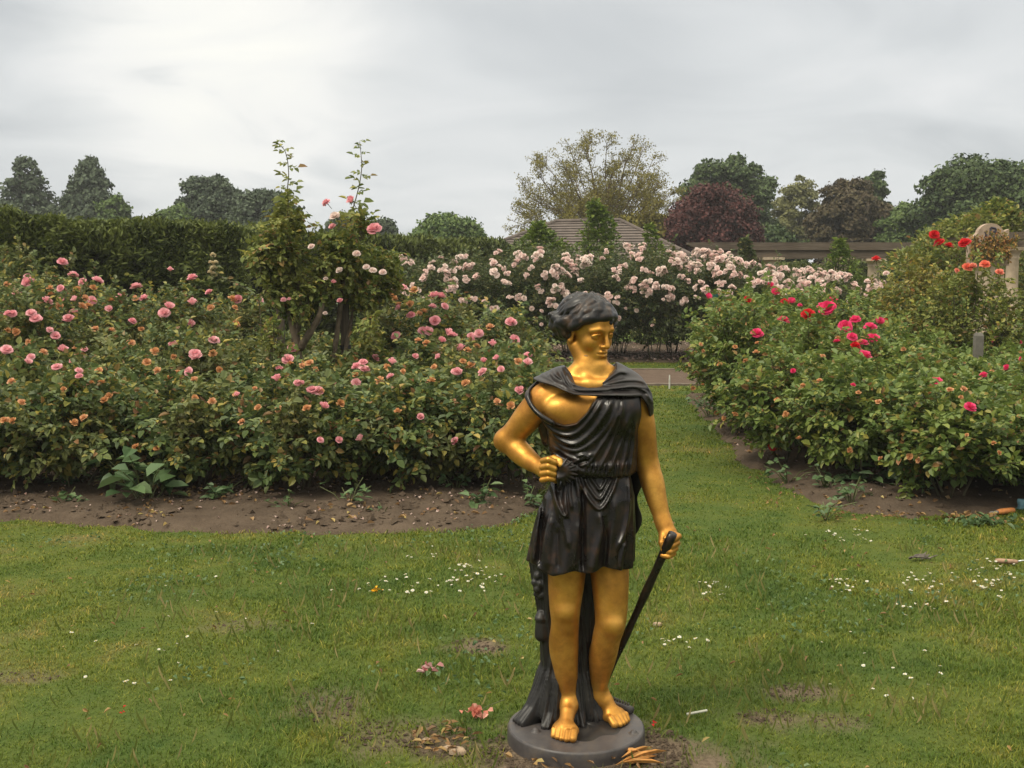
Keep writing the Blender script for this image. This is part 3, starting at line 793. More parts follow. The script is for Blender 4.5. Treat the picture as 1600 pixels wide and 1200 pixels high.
# staff
mb = MB()
s0, s1 = P(1051, 834, -.125) - BASE, P(944, 1068, .13) - BASE
t = np.linspace(0, 1, 24)[:, None]
tube(mb, s0 + (s1 - s0)*t, .0155 + .0012*np.sin(t[:, 0]*21) - .004*t[:, 0], 12)
mb.build("staff", M_BLACK, statue, smooth=True)
# plinth with bolts
mb = MB(); RB = .237
lathe(mb, [(0.0, BASE_Z - .001), (RB*.5, BASE_Z), (RB - .006, BASE_Z), (RB - .002, BASE_Z - .003), (RB, BASE_Z - .008), (RB + .001, .02), (RB + .002, -.03)], 96)
pl = mb.build("plinth", M_PLINTH, statue, smooth=False)
for p in pl.data.polygons: p.use_smooth = True
pl.data.set_sharp_from_angle(angle=R(35)) if hasattr(pl.data, 'set_sharp_from_angle') else None
for (x, y) in ((837, 1143), (990, 1146), (905, 1092)):
    b = MB(); g = ground(x, y, BASE_Z) - BASE
    lathe(b, [(0, .013), (.007, .012), (.011, .008), (.013, .001), (.018, .0005), (.019, -.003)], 18, 0, g)
    b.build("bolt", M_PLINTH, pl, smooth=True)
# low mound of cast earth under the feet
b = MB()
g = ground(915, 1135, BASE_Z) - BASE
n = 28; th = np.arange(48)*2*math.pi/48; rr = np.linspace(0, 1, n)
Rx, Ry = .14, .12
wob = 1 + .12*np.sin(th*3 + 1) + .08*np.sin(th*7)
V = np.stack([g[0] + rr[:, None]*Rx*np.cos(th)*wob, g[1] + rr[:, None]*Ry*np.sin(th)*wob,
     np.repeat((BASE_Z + .012*(1 - rr**2) - .002)[:, None], 48, 1) + .003*np.sin(th*5 + rr[:, None]*11)*(1 - rr[:, None])], -1)
i = np.arange(n-1)[:, None]*48; j = np.arange(48)[None]; k = (j+1) % 48
b.add(V.reshape(-1, 3), np.stack([i+j, i+48+j, i+48+k, i+k], -1).reshape(-1, 4))
b.build("cast_earth", M_STUMP, statue, smooth=True)
# reed pipes lying at the back of the plinth
b = MB()
pa, pb = ground(953, 1096, BASE_Z + .018) - BASE, ground(987, 1110, BASE_Z + .014) - BASE
e = unit(pb - pa); 
tube(b, np.stack([pa, pa*.5 + pb*.5, pb]), [.012, .013, .0145], 12)
for q in np.linspace(.1, .85, 7):
    c = pa + (pb - pa)*q + np.array([0, 0, .010]); tube(b, np.stack([c, c + np.array([0, .004, .012])]), .004, 8)
b.build("reed_pipe", M_PLINTH, statue, smooth=True)
# ================================================================ ground, lawn, beds, path
def ngrid(x, y, seed, scale):
    """smooth value noise on the ground plane"""
    r = np.random.default_rng(seed); T = r.random((64, 64))
    u, v = np.asarray(x) / scale + 100.3, np.asarray(y) / scale + 57.1
    i, j = np.floor(u).astype(int), np.floor(v).astype(int); a, b = u - i, v - j
    a, b = a*a*(3-2*a), b*b*(3-2*b); g = lambda p, q: T[p % 64, q % 64]
    return (g(i,j)*(1-a)+g(i+1,j)*a)*(1-b)+(g(i,j+1)*(1-a)+g(i+1,j+1)*a)*b

def gpoly(px):                                   # photo outline on the ground -> world outline
    return np.array([ground(x, y)[:2] for x, y in px])
BED_L = np.vstack([[(-7.5, 6.6)], gpoly([(-60, 815), (40, 812), (110, 816), (250, 832), (420, 836), (560, 832), (700, 829), (800, 818), (838, 800), (852, 760), (850, 700), (836, 650), (828, 612)]), [(-1.2, 15.2), (-7.5, 13.8)]])
BED_R = np.vstack([gpoly([(1072, 618), (1090, 640), (1118, 672), (1150, 712), (1205, 748), (1262, 780), (1330, 802), (1430, 812), (1530, 800), (1640, 792)]), [(7.6, 7.6), (8.5, 16.4)]])
BED_P = np.array([(-4.6, 19.6), (0.5, 20.6), (3.2, 20.5), (9.5, 19.2), (9.8, 26.5), (-4.6, 26.5)])
BARE = [(905, 1180, 150, 46, 1.0), (745, 1012, 42, 12, .9), (508, 1104, 46, 26, .55), (600, 1150, 70, 24, .5), (690, 1160, 60, 26, .8), (1242, 1084, 46, 14, .8), (1195, 1122, 46, 12, .7), (1300, 1128, 40, 10, .5), (1020, 1180, 60, 40, .9), (1240, 705, 30, 8, .4), (40, 1060, 50, 8, .4), (380, 980, 50, 8, .35)]
def bareness(x, y):
    z = np.zeros_like(x); m = np.zeros(np.shape(x))
    px, py = to_px(np.stack([x, y, z], -1))
    for cx, cy, rx, ry, a in BARE:
        c = ground(cx, cy); ex = abs(ground(cx + rx, cy)[0] - c[0]); ey = abs(ground(cx, cy + ry)[1] - ground(cx, cy - ry)[1]) / 2
        d = np.hypot((x - c[0]) / ex, (y - c[1]) / ey)
        m = np.maximum(m, a * np.clip(1.6 - d + 1.1*(ngrid(x, y, 14, .07) - .5) + .8*(ngrid(x, y, 15, .19) - .5), 0, 1))
    return m
def attr_mesh(me, name, val):
    a = me.attributes.new(name, 'FLOAT', 'POINT'); a.data.foreach_set('value', np.asarray(val, np.float32))
def sheet(name, x0, x1, y0, y1, step, zf, mat, keep=None, smooth=True, attr=None):
    xs, ys = np.arange(x0, x1 + step, step), np.arange(y0, y1 + step, step)
    X, Y = np.meshgrid(xs, ys, indexing='ij'); Z = zf(X, Y); n, m = X.shape
    i = np.arange(n-1)[:, None]*m; j = np.arange(m-1)[None]
    F = np.stack([i+j, i+m+j, i+m+j+1, i+j+1], -1).reshape(-1, 4)
    V = np.stack([X, Y, Z], -1).reshape(-1, 3)
    if keep is not None:
        k = keep(X, Y).reshape(-1); F = F[k[F].any(1)]
        used = np.unique(F); rm = np.full(len(V), -1); rm[used] = np.arange(len(used)); V, F = V[used], rm[F]
    o = MB().add(V, [F]).build(name, mat, smooth=smooth)
    if attr: attr_mesh(o.data, 'bare', attr(V[:, 0].astype(float), V[:, 1].astype(float)))
    return o

# turf colours shared by the soil under the grass and the blades
def turf(name, blades):
    k = NT(name); pos = k.n('ShaderNodeNewGeometry').outputs['Position']
    big = k.noise(0.55, 3.0, vec=pos); mid = k.noise(2.6, 3.0, vec=pos)
    f = k.math('ADD', k.math('MULTIPLY', big, 0.42), k.math('ADD', k.math('MULTIPLY', mid, 0.36), k.math('MULTIPLY', k.noise(9.0, 3.0, vec=pos), .22)))
    if blades:
        c = k.ramp(f, [(0.37, (0.056, 0.106, 0.016)), (0.46, (0.092, 0.148, 0.017)), (0.55, (0.155, 0.190, 0.020)), (0.66, (0.27, 0.215, 0.055))])
        rnd = k.n('ShaderNodeNewGeometry').outputs['Random Per Island']
        v = k.ramp(rnd, [(0.0, (0.75, 0.82, 0.7)), (0.5, (1.0, 1.0, 1.0)), (0.86, (1.25, 1.15, 1.0)), (0.93, (1.9, 1.45, 1.6)), (1.0, (2.3, 1.6, 2.6))])
        c = k.mix(1.0, c, v, 'MULTIPLY')
        return k.pbr(c, 0.55, 0, 0.25, None, 0.3)
    fine = k.noise(60.0, 4.0, vec=pos, rough=0.7)
    g = k.ramp(f, [(0.36, (0.045, 0.080, 0.018)), (0.55, (0.085, 0.105, 0.022)), (0.72, (0.13, 0.115, 0.05))])
    at = k.n('ShaderNodeAttribute', attribute_name='bare').outputs['Fac']
    s = k.ramp(fine, [(0.3, (0.085, 0.062, 0.042)), (0.7, (0.19, 0.145, 0.10))])
    c = k.mix(k.math('MULTIPLY', at, 1.2, clamp=True), g, s)
    return k.pbr(c, 0.95, 0, 0.1, k.bump(fine, 0.8, 0.01))
M_TURF, M_BLADE = turf("turf", False), turf("grass_blades", True)
def soil_mat(name, a, b):
    k = NT(name); pos = k.n('ShaderNodeNewGeometry').outputs['Position']
    f = k.noise(5.0, 5.0, vec=pos, rough=0.65); g = k.noise(70.0, 4.0, vec=pos, rough=0.7)
    c = k.ramp(k.math('ADD', k.math('MULTIPLY', f, .6), k.math('MULTIPLY', g, .4)), [(0.35, a), (0.65, b)])
    return k.pbr(c, 0.95, 0, 0.1, k.bump(g, 0.9, 0.012))
M_SOIL = soil_mat("soil", (0.062, 0.045, 0.032), (0.128, 0.095, 0.068))
M_PATH = soil_mat("brown_path", (0.085, 0.060, 0.045), (0.135, 0.098, 0.074))

g = MB(); g.add([(-400, -300, -.05), (400, -300, -.05), (400, 500, -.05), (-400, 500, -.05)], [(0, 1, 2, 3)])
tag(g.build("ground", M_TURF), kind='structure')
tag(sheet("lawn", -7.2, 8.4, 1.5, 20.5, .05, lambda x, y: .012*(ngrid(x, y, 5, .45) - .5) + .006*(ngrid(x, y, 6, .17) - .5), M_TURF, attr=bareness), kind='structure')
def soil_z(poly, h):
    def f(x, y):
        sd_ = poly_sd(poly, x, y) + .10*(ngrid(x, y, 11, .35) - .5) + .11*(ngrid(x, y, 16, .11) - .5)
        e = np.clip(sd_ + .06, -.1, 5)
        return -.03 + h*(1 - np.exp(-np.maximum(e, 0)/.28)) + .05*np.clip(e/.1, -1, 1)*.8 + .03*(ngrid(x, y, 12, .22) - .5) + .016*(ngrid(x, y, 13, .09) - .5)
    return f
def near(poly, m): return lambda x, y: poly_sd(poly, x, y) > -m
bl = sheet("soil_bed", -7.5, .6, 6.2, 15.3, .06, soil_z(BED_L, .07), M_SOIL, near(BED_L, .14)); tag(bl, kind='structure')
br = sheet("soil_bed", 1.9, 8.6, 7.0, 16.5, .06, soil_z(BED_R, .07), M_SOIL, near(BED_R, .14)); tag(br, kind='structure')
bp = sheet("soil_bed", -4.8, 10, 19.0, 26.6, .12, soil_z(BED_P, .06), M_SOIL, near(BED_P, .2)); tag(bp, kind='structure')
mb = MB(); box(mb, (-14, 16.25, -.05), (20, 18.75, .020)); tag(mb.build("path", M_PATH), kind='structure')
mb = MB(); box(mb, (-14, 18.76, -.05), (20, 18.84, .035)); box(mb, (-14, 16.16, -.05), (20, 16.24, .035))
tag(mb.build("path_edging", plain("edging_stone", (.17, .135, .105), .9, bump=.3)), kind='structure')

# ---- grass: single mown blades, one object
def in_beds(x, y, m=0.0):
    r = np.zeros(np.shape(x), bool)
    for b in (BED_L, BED_R, BED_P): r |= poly_sd(b, x, y) + .10*(ngrid(x, y, 11, .35) - .5) + .11*(ngrid(x, y, 16, .11) - .5) > m
    return r | ((y > 16.18) & (y < 18.82))
def scatter(x0, x1, y0, y1, dens):
    n = int((x1 - x0)*(y1 - y0)*dens); return rng.uniform(x0, x1, n), rng.uniform(y0, y1, n)
gx, gy, gs = [], [], []
for y0, y1, hw, dens, wd in ((2.9, 4.6, 2.9, 14000, .0034), (4.6, 6.2, 3.8, 8500, .0045), (6.2, 8.2, 5.0, 5000, .0058), (8.2, 11.5, 5.2, 2600, .008), (11.5, 16.2, 4.5, 1300, .012), (18.8, 20.8, 6.5, 1300, .013)):
    cxs = (-hw, hw) if y0 < 8 else (-1.2, 4.2) if y0 < 18 else (-4.5, 6.5)
    x, y = scatter(cxs[0], cxs[1], y0, y1, dens)
    cl = ngrid(x, y, 21, .10)*.6 + ngrid(x, y, 22, .32)*.4                    # tufts
    k = (rng.random(len(x)) < .35 + .95*cl) & ~in_beds(x, y, .02) & (rng.random(len(x)) > 1.15*bareness(x, y))
    k &= np.hypot(x - BASE[0], y - BASE[1]) > .245
    gx.append(x[k]); gy.append(y[k]); gs.append(np.full(k.sum(), wd))
x, y = np.concatenate(gx), np.concatenate(gy); w = np.concatenate(gs); n = len(x)
tuft = ngrid(x, y, 22, .32)*.5 + ngrid(x, y, 23, 1.3)*.5
h = (.009 + .024*tuft**1.8) * rng.uniform(.6, 1.5, n) * np.where(rng.random(n) < .01, 2.0, 1)
a = rng.uniform(0, 6.283, n); ln = rng.uniform(.25, 1.5, n)
D = np.stack([np.cos(a), np.sin(a), np.zeros(n)], -1); S = np.stack([-np.sin(a), np.cos(a), np.zeros(n)], -1)
up = np.array([0, 0, 1.0]); B0 = np.stack([x, y, .012*(ngrid(x, y, 5, .45) - .5) - .004], -1)
B1 = B0 + (D*ln[:, None]*.35 + up*.62)*h[:, None]; B2 = B0 + (D*ln[:, None] + up*.95)*h[:, None]
V = np.stack([B0 - S*w[:, None]*.5, B0 + S*w[:, None]*.5, B1 + S*w[:, None]*.42, B1 - S*w[:, None]*.42, B2], 1).reshape(-1, 3)
b = np.arange(n)[:, None]*5
gm = MB().add(V, [b + np.array([[0, 1, 2, 3]]), b + np.array([[3, 2, 4]])])
tag(gm.build("grass", M_BLADE), "mown green grass of the lawn, tufted and patchy", "grass", kind='stuff')
# ================================================================ trees, hedges, buildings in the distance
M_BARK = plain("bark", (.085, .066, .05), .9, bump=.5, scale=9)
def tree_leaf(name, dark, mid, light, trans=.12):
    return leaf_mat(name, [(0.0, dark), (0.5, mid), (1.0, light)], patch=tuple(.5*(a+b) for a, b in zip(mid, light)), pscale=.45, trans=trans, rough=.6, spec=.2)
def crown_tree(name, label, pxl, pxr, pyt, Y, mat, shape='round', n=16000, leaf=.17, zb=.8, nl=34, lobe=.26, seed=1, gap=0.0, depth=.8):
    r = np.random.default_rng(seed)
    a, b = at_y(pxl, pyt, Y), at_y(pxr, pyt, Y)
    cx, hw, zt = (a[0]+b[0])/2, (b[0]-a[0])/2, a[2]
    t = thing(name, label, "tree", (cx, Y, 0), group="trees beyond the rose garden")
    hh = zt - zb; zc = zb + hh*.5; C, Rl = [], []
    for i in range(nl):                                        # lobes spread over an uneven envelope
        g_ = (i + .5)/nl; az = i*2.39996 + r.uniform(-.4, .4)
        if shape == 'cone':
            z = g_**1.15; lim = .20 + .82*(1 - z**1.4); rr = lobe*hw*(.5 + .6*lim)*r.uniform(.6, 1.45)
            q = max(0., lim*hw - rr*.75)*math.sqrt(r.uniform(.25, 1)); C.append((math.cos(az)*q, math.sin(az)*q*depth, zb + z*(hh - rr)))
        else:
            cz = 1 - 2*g_ if shape == 'round' else 1 - 1.25*g_
            rr = lobe*min(hw, hh*.6)*r.uniform(.55, 1.45); s_ = math.sqrt(max(0, 1 - cz*cz)); f_ = r.uniform(.35, 1.05)**.5
            if cz < -.2 and shape == 'round': s_ = max(s_, .75)
            zr = hh*.5 if shape == 'round' else hh*.9; z00 = zc if shape == 'round' else zb + hh*.1
            C.append((math.cos(az)*s_*(hw - rr*.8)*f_, math.sin(az)*s_*(hw - rr*.8)*f_*depth, z00 + cz*(zr - rr*.8)*f_))
        Rl.append(rr)
    for i in range(int(nl*.7)):                                # small outer sprays break the outline
        j = int(r.integers(nl)); e_ = rdir(1, r)[0]; e_[2] = abs(e_[2])*.9 - .2; C.append(tuple(np.array(C[j]) + e_*Rl[j]*r.uniform(.8, 1.15))); Rl.append(Rl[j]*r.uniform(.22, .5))
    C, Rl = np.array(C), np.array(Rl); C[:, 2] = np.minimum(C[:, 2], zt - Rl*.7)
    k = r.choice(len(C), n, p=(Rl**2)/(Rl**2).sum()); d = rdir(n, r); d[:, 2] = np.where(d[:, 2] < -.3, -d[:, 2]*.6, d[:, 2])
    rad = Rl[k]*(r.uniform(.5, 1.12, n)**.7)*(1 + .16*np.sin(d[:, 0]*7 + k)*np.sin(d[:, 2]*8 + k*2))
    p = C[k] + unit(d)*rad[:, None]*np.array([1, 1, .82])
    stray = r.random(n) < .10; p[stray] += r.normal(size=(stray.sum(), 3))*leaf*.7
    if gap: keep = np.sin(p[:, 0]*3.1 + 1)*np.sin(p[:, 2]*3.7)*np.sin(p[:, 1]*2.9 + 2) < 1 - gap; p, d, k = p[keep], d[keep], k[keep]
    m = len(p); nn = unit(d*.8 + r.normal(size=(m, 3))*.55 + np.array([0, 0, .5])); dd = unit(np.cross(nn, rdir(m, r)) - np.array([0, 0, .35]))
    f = MB(); sz = leaf*r.uniform(.6, 1.4, m); flakes(f, p, dd, nn, sz*1.25, sz*.85)
    tr = MB(); tw = max(.10, hw*.06)
    tube(tr, [(0, 0, -.1), (0.03*hw, 0, zb*.6), (0, .02*hw, zb + hh*.3), (.02*hw, 0, zb + hh*.72)], [tw*1.5, tw, tw*.8, tw*.25], 8)
    for i in r.choice(len(C), min(14, len(C)), False):
        z0 = zb + (C[i][2]-zb)*.45*r.uniform(.5, 1)
        tube(tr, [(0, 0, z0*.9), C[i]*np.array([.5, .5, 0]) + np.array([0, 0, (z0 + C[i][2])*.52]), C[i] + np.array([0, 0, Rl[i]*.3])], [tw*.5, tw*.3, tw*.1], 5)
    tr.build("trunk", M_BARK, t, smooth=True)
    f.build("crown", mat, t)
    return t
LG_HAZE = tree_leaf("far_haze_tinted_leaves", (.040, .060, .038), (.066, .092, .056), (.110, .142, .080))  # distance haze put into these leaf colours as a bluish cast
LG_DARK = tree_leaf("dark_green_leaves", (0.026, 0.049, 0.019), (0.051, 0.084, 0.029), (0.109, 0.152, 0.049))
LG_MID = tree_leaf("mid_green_leaves", (0.049, 0.084, 0.026), (0.084, 0.138, 0.039), (0.160, 0.217, 0.061))
LG_RED = tree_leaf("copper_leaves", (.032, .012, .012), (.064, .020, .020), (.120, .042, .036))
LG_BROWN = tree_leaf("brown_green_leaves", (0.041, 0.030, 0.019), (0.076, 0.054, 0.030), (0.115, 0.100, 0.046))
LG_PALE = tree_leaf("pale_yellow_green_leaves", (0.115, 0.121, 0.046), (0.172, 0.178, 0.069), (0.265, 0.259, 0.115), .2)
LG_OLIVE = tree_leaf("olive_leaves", (0.095, 0.088, 0.016), (0.175, 0.155, 0.028), (0.28, 0.245, 0.050), .2)
crown_tree("conifer_tree", "open cone-shaped haze-tinted blue-green tree at the far left edge behind the hedge", -26, 104, 239, 62, LG_HAZE, 'cone', 11000, .17, 3.4, 34, .30, 1, .55)
crown_tree("conifer_tree", "dense dark tree with a narrow top behind the left end of the hedge", 74, 204, 240, 62, LG_HAZE, 'cone', 24000, .17, 3.4, 30, .36, 2, .2)
crown_tree("shrub_tree", "small pale tree low beside the dense dark conifer", 150, 204, 303, 60, LG_MID, 'round', 9000, .16, 3.6, 16, .42, 3)
crown_tree("shrub_tree", "small pale shrub just showing above the hedge left of the round-headed tree", 245, 300, 318, 58, LG_MID, 'round', 7000, .16, 3.4, 14, .42, 4)
crown_tree("broadleaf_tree", "round-headed dark green tree behind the hedge, tallest left of the climbing rose", 276, 382, 268, 60, LG_HAZE, 'round', 34000, .16, 2.8, 44, .32, 5)
crown_tree("broadleaf_tree", "low wide dark tree directly behind the left tall shoot of the climbing rose", 358, 474, 291, 58, LG_HAZE, 'round', 30000, .16, 2.6, 36, .34, 6)
crown_tree("broadleaf_tree", "small dark tree seen between the two climbing rose shoots", 505, 575, 332, 58, LG_HAZE, 'round', 12000, .16, 2.8, 18, .38, 7)
crown_tree("broadleaf_tree", "small dark tree just right of the pink rose on the climbing rose", 572, 624, 340, 60, LG_HAZE, 'round', 10000, .16, 3.0, 16, .4, 8)
crown_tree("domed_tree", "clipped-looking green dome-shaped tree rising above the hedge in the middle", 634, 772, 331, 46, LG_MID, 'round', 38000, .11, 1.2, 70, .30, 9)
crown_tree("broadleaf_tree", "tall dark green tree behind the copper-leaved tree", 1058, 1222, 237, 56, LG_DARK, 'round', 48000, .14, 1.4, 64, .26, 10, .05)
crown_tree("copper_tree", "dark red copper-leaved tree behind the hut roof", 1028, 1200, 281, 44, LG_RED, 'round', 48000, .105, .8, 36, .38, 11, .05)
crown_tree("wispy_tree", "pale yellow-green wispy tree right of the tall dark green tree", 1196, 1290, 268, 60, LG_PALE, 'round', 17000, .12, 1.2, 60, .26, 12, .3)
crown_tree("copper_tree", "brownish copper tree behind the pergola beam", 1258, 1402, 276, 52, LG_BROWN, 'round', 42000, .13, 1.2, 60, .26, 13, .05)
crown_tree("conifer_tree", "narrow dark green tree peeping over the brownish copper tree", 1340, 1394, 260, 58, LG_DARK, 'round', 16000, .14, 2.5, 22, .42, 14)
crown_tree("broadleaf_tree", "mid green tree filling the gap left of the big tree on the right", 1368, 1456, 308, 50, LG_MID, 'round', 22000, .13, 1.0, 36, .32, 15)
crown_tree("broadleaf_tree", "big dark green spreading tree at the right edge", 1424, 1700, 234, 48, LG_DARK, 'round', 70000, .13, 1.0, 84, .24, 16, .05)
crown_tree("broadleaf_tree", "low dark bushy tree under the tall dark green tree, left of the pergola end", 1120, 1270, 345, 46, LG_DARK, 'round', 22000, .13, .5, 36, .3, 17)

crown_tree("broadleaf_tree", "low olive-green bushy tree between the feathery tree and the copper-leaved tree", 955, 1085, 322, 46.5, LG_OLIVE, 'round', 16000, .12, .6, 34, .34, 18, .1)
# feathery olive tree: limbs fanning out to an umbrella of fine sprays
def feathery():
    r = np.random.default_rng(21); Y = 48.0
    A, B = at_y(786, 210, Y), at_y(1092, 210, Y); x0 = at_y(942, 208, Y)[0]; zt = A[2]; zb = 1.5
    t = thing("feathery_tree", "wide feathery olive-brown tree with bare branches showing, behind the hut roof", "tree", (x0, Y, 0), group="trees beyond the rose garden")
    w, f = MB(), MB(); tube(w, [(0, 0, -.1), (.05, 0, .8), (0, 0, zb + .1)], [.30, .24, .2], 8)
    hl, hr_ = x0 - A[0], B[0] - x0; N = 120; PP = []
    for i in range(N):
        g_ = (i + .5)/N; az = i*2.39996; el = math.asin(max(-.06, 1 - 1.06*g_**.85)); sh = 1.0 if i % 3 else r.uniform(.55, .85)
        c = np.array([math.cos(az)*math.cos(el), math.sin(az)*math.cos(el), math.sin(el)]); hx = hr_ if c[0] > 0 else hl
        T = np.array([c[0]*hx, c[1]*3.2, .55 + max(c[2], -.06)*(zt - zb - .55)])*sh*r.uniform(.86, 1.02); T[2] += .12*T[0]/hr_*(c[2] > .2)
        b0 = np.array([T[0]*.05, T[1]*.05, 0]); m1 = np.array([T[0]*.28, T[1]*.28, T[2]*.42 + .15]) + r.normal(size=3)*.12; m2 = np.array([T[0]*.66, T[1]*.66, T[2]*.78 + .1]) + r.normal(size=3)*.16
        q = spline(np.array([b0, m1, m2, T]), 5) + np.array([0, 0, zb]); tube(w, q, np.linspace(.065 if i % 5 == 0 else .035, .011, len(q)), 4, cap=False)
        for j in range(9):
            k = r.integers(6, len(q)); p = q[k]; d = unit(unit(q[k] - q[k-3]) + rdir(1, r)[0]*.85 + np.array([0, 0, .12])); L = r.uniform(.35, .8); e = p + d*L + np.array([0, 0, .05])
            tube(w, [p, (p + e)/2 + r.normal(size=3)*.04, e], [.014, .011, .008], 3, cap=False)
            for _ in range(3):
                e2 = e - d*L*r.uniform(0, .5) + rdir(1, r)[0]*r.uniform(.15, .35); tube(w, [e - d*L*.4, e2], [.008, .006], 3, cap=False); PP.append(e2)
            PP.append(e)
    PP = np.array(PP); k = np.repeat(np.arange(len(PP)), 18); pp = PP[k] + r.normal(size=(len(k), 3))*np.array([.11, .11, .07]); m = len(pp)
    flakes(f, pp, unit(rdir(m, r) + np.array([0, 0, .3])), rdir(m, r), r.uniform(.07, .14, m), r.uniform(.025, .055, m))
    w.build("trunk", plain("olive_bark", (.14, .10, .055), .9), t, smooth=True); f.build("crown", LG_OLIVE, t)
feathery()

# ---- clipped hedges
def hedge_mat(name, a, b, c):
    k = NT(name); rnd = k.n('ShaderNodeNewGeometry').outputs['Random Per Island']
    col = k.ramp(rnd, [(0, a), (.55, b), (1, c)])
    pn = k.noise(1.6, 3.0); col = k.mix(k.math('MULTIPLY', k.ramp(pn, [(.42, (0,0,0)), (.62, (1,1,1))]), .45), col, c)
    return k.pbr(col, .6, 0, .2, None, .15)
M_HEDGE = hedge_mat("hedge_leaves", (0.037, 0.050, 0.017), (0.072, 0.099, 0.023), (0.148, 0.173, 0.037))
M_HCORE = plain("hedge_twigs", (.018, .018, .010), .95)
def hedge(label, A, B, h0, h1, depth, n, size, seed, name="hedge"):
    r = np.random.default_rng(seed); A, B = np.array([*A, 0.]), np.array([*B, 0.])
    L = np.linalg.norm(B - A); ex = (B - A)/L; ey = np.array([-ex[1], ex[0], 0])        # ey points away behind
    t = thing(name, label, "hedge", (A + B)/2); o = (A + B)/2
    c = MB(); q = .18
    bot, top = [], []
    for s, hh in ((q, h0 - .22), (L - q, h1 - .22)):
        for w_ in (q, depth - q):
            bot.append(A + ex*s + ey*w_ - o); top.append(A + ex*s + ey*w_ - o + np.array([0, 0, hh]))
    c.add(np.array(bot + top), [(0,1,3,2), (4,6,7,5), (0,4,5,1), (2,3,7,6), (0,2,6,4), (1,5,7,3)])
    c.build("twig_core", M_HCORE, t)
    hm = max(h0, h1); wgt = np.array([L*hm, L*depth*1.3, depth*hm, depth*hm, L*hm*.15]); f_ = r.choice(5, n, p=wgt/wgt.sum())
    u, v = r.random(n), r.random(n)
    s = np.where(f_ < 2, u*L, np.where(f_ == 2, 0, np.where(f_ == 3, L, u*L))); w_ = np.where(f_ == 0, 0, np.where(f_ == 1, v*depth, np.where(f_ == 4, depth, u*depth)))
    hh = h0 + (h1 - h0)*s/L; z = np.where(f_ == 1, hh, v*hh)
    nrm = np.where((f_ == 0)[:, None], -ey, np.where((f_ == 1)[:, None], np.array([0, 0, 1.]), np.where((f_ == 2)[:, None], -ex, np.where((f_ == 3)[:, None], ex, ey))))
    lump = .13*(np.sin(s*2.7 + z*1.3) + np.sin(s*5.9 - z*4.1 + 1) + .8*np.sin(z*6.3 + s*1.9 + 2))*.5
    inset = r.random(n)**1.6*.30 + .10*(np.sin(s*9.3 + z*7)*np.sin(z*11 - s*3) > .25)
    p = A + ex*s[:, None] + ey*w_[:, None] + np.stack([0*z, 0*z, z], -1) + nrm*(lump - inset)[:, None] + r.normal(size=(n, 3))*.03
    edge = np.clip((z - (hh - .3))/.3, 0, 1)*(f_ != 1); p -= nrm*(edge**2*.12)[:, None]
    d = unit(nrm*.5 + np.array([0, 0, .30]) + ex*r.choice([-1, 1], n)[:, None]*r.uniform(.2, .9, n)[:, None] + r.normal(size=(n, 3))*.35)
    fm = MB(); ln = size*r.uniform(.6, 1.5, n); flakes(fm, p - o, d, unit(nrm + r.normal(size=(n, 3))*.6), ln, ln*.30)
    fm.build("foliage", M_HEDGE, t)
hA = at_y(-260, 330, 12.8); hB = at_y(384, 346, 16.6)
hedge("tall clipped dark hedge behind the left rose bed, nearest part with a square end", hA[:2], hB[:2], at_y(0, 331, 13.8)[2] - .03, at_y(372, 347, 16.5)[2] - .06, 1.5, 200000, .085, 31)
hC = at_y(350, 360, 19.0); hD = at_y(850, 386, 28.5)
hedge("clipped hedge running on into the distance towards the hut roof", hC[:2], hD[:2], at_y(350, 357, 19)[2], at_y(850, 386, 28.5)[2], 1.4, 110000, .125, 32)
hE, hF = at_y(1040, 420, 37), at_y(1750, 420, 37)
hedge("dark hedge standing behind the pergola columns", hE[:2], hF[:2], 1.95, 1.95, 1.2, 30000, .22, 33)

# ---- hut with a tiled hip roof
M_TILE = NT("roof_tiles"); _r = M_TILE.noise(3.0, 5.0); _f = M_TILE.noise(30.0, 4.0)
M_TILE = M_TILE.pbr(M_TILE.ramp(M_TILE.math('ADD', M_TILE.math('MULTIPLY', _r, .6), M_TILE.math('MULTIPLY', _f, .4)), [(.32, (.085, .070, .062)), (.68, (.165, .135, .118))]), .85, 0, .2, M_TILE.bump(_f, .4, .02))
HY = 33.0
hut = thing("hut", "low hut with a grey-brown tiled hip roof behind the pale roses", "hut", at_y(920, 430, HY + 2) * np.array([1, 1, 0])); ho = np.array(hut.location)
ra, rb = at_y(868, 347, HY + 2.2), at_y(969, 345, HY + 2.2)
ze = 2.0; e0, e1 = at_y(700, 400, HY)[0], at_y(1100, 400, HY)[0]
c00, c10, c11, c01 = [np.array(c) for c in ((e0, HY, ze), (e1, HY, ze), (e1, HY + 4.6, ze), (e0, HY + 4.6, ze))]
mb = MB(); NC = 15
for (p, q, rt, rs) in ((c00, c10, ra, rb), (c10, c11, rb, rb), (c11, c01, rb, ra), (c01, c00, ra, ra)):
    nrm = unit(np.cross(q - p, rt - p))
    for i in range(NC):                                     # courses of tiles, each lapping the one below
        t0, t1 = i/NC, (i + 1.12)/NC
        if t1 > 1: t1 = 1
        a0, a1, b1, b0 = p + (rt-p)*t0, q + (rs-q)*t0, q + (rs-q)*t1, p + (rt-p)*t1
        up_, dn = nrm*.035, nrm*.004
        mb.add(np.array([a0 + up_, a1 + up_, b1 + dn, b0 + dn, a0, a1]) - ho, [(0,1,2,3), (0,4,5,1)])
tube(mb, np.array([ra, rb]) - ho + np.array([0, 0, .02]), .07, 8)
for c, r_ in ((c00, ra), (c10, rb), (c11, rb), (c01, ra)): tube(mb, np.array([c, r_]) - ho + np.array([0, 0, .02]), .06, 8)
mb.build("roof", M_TILE, hut)
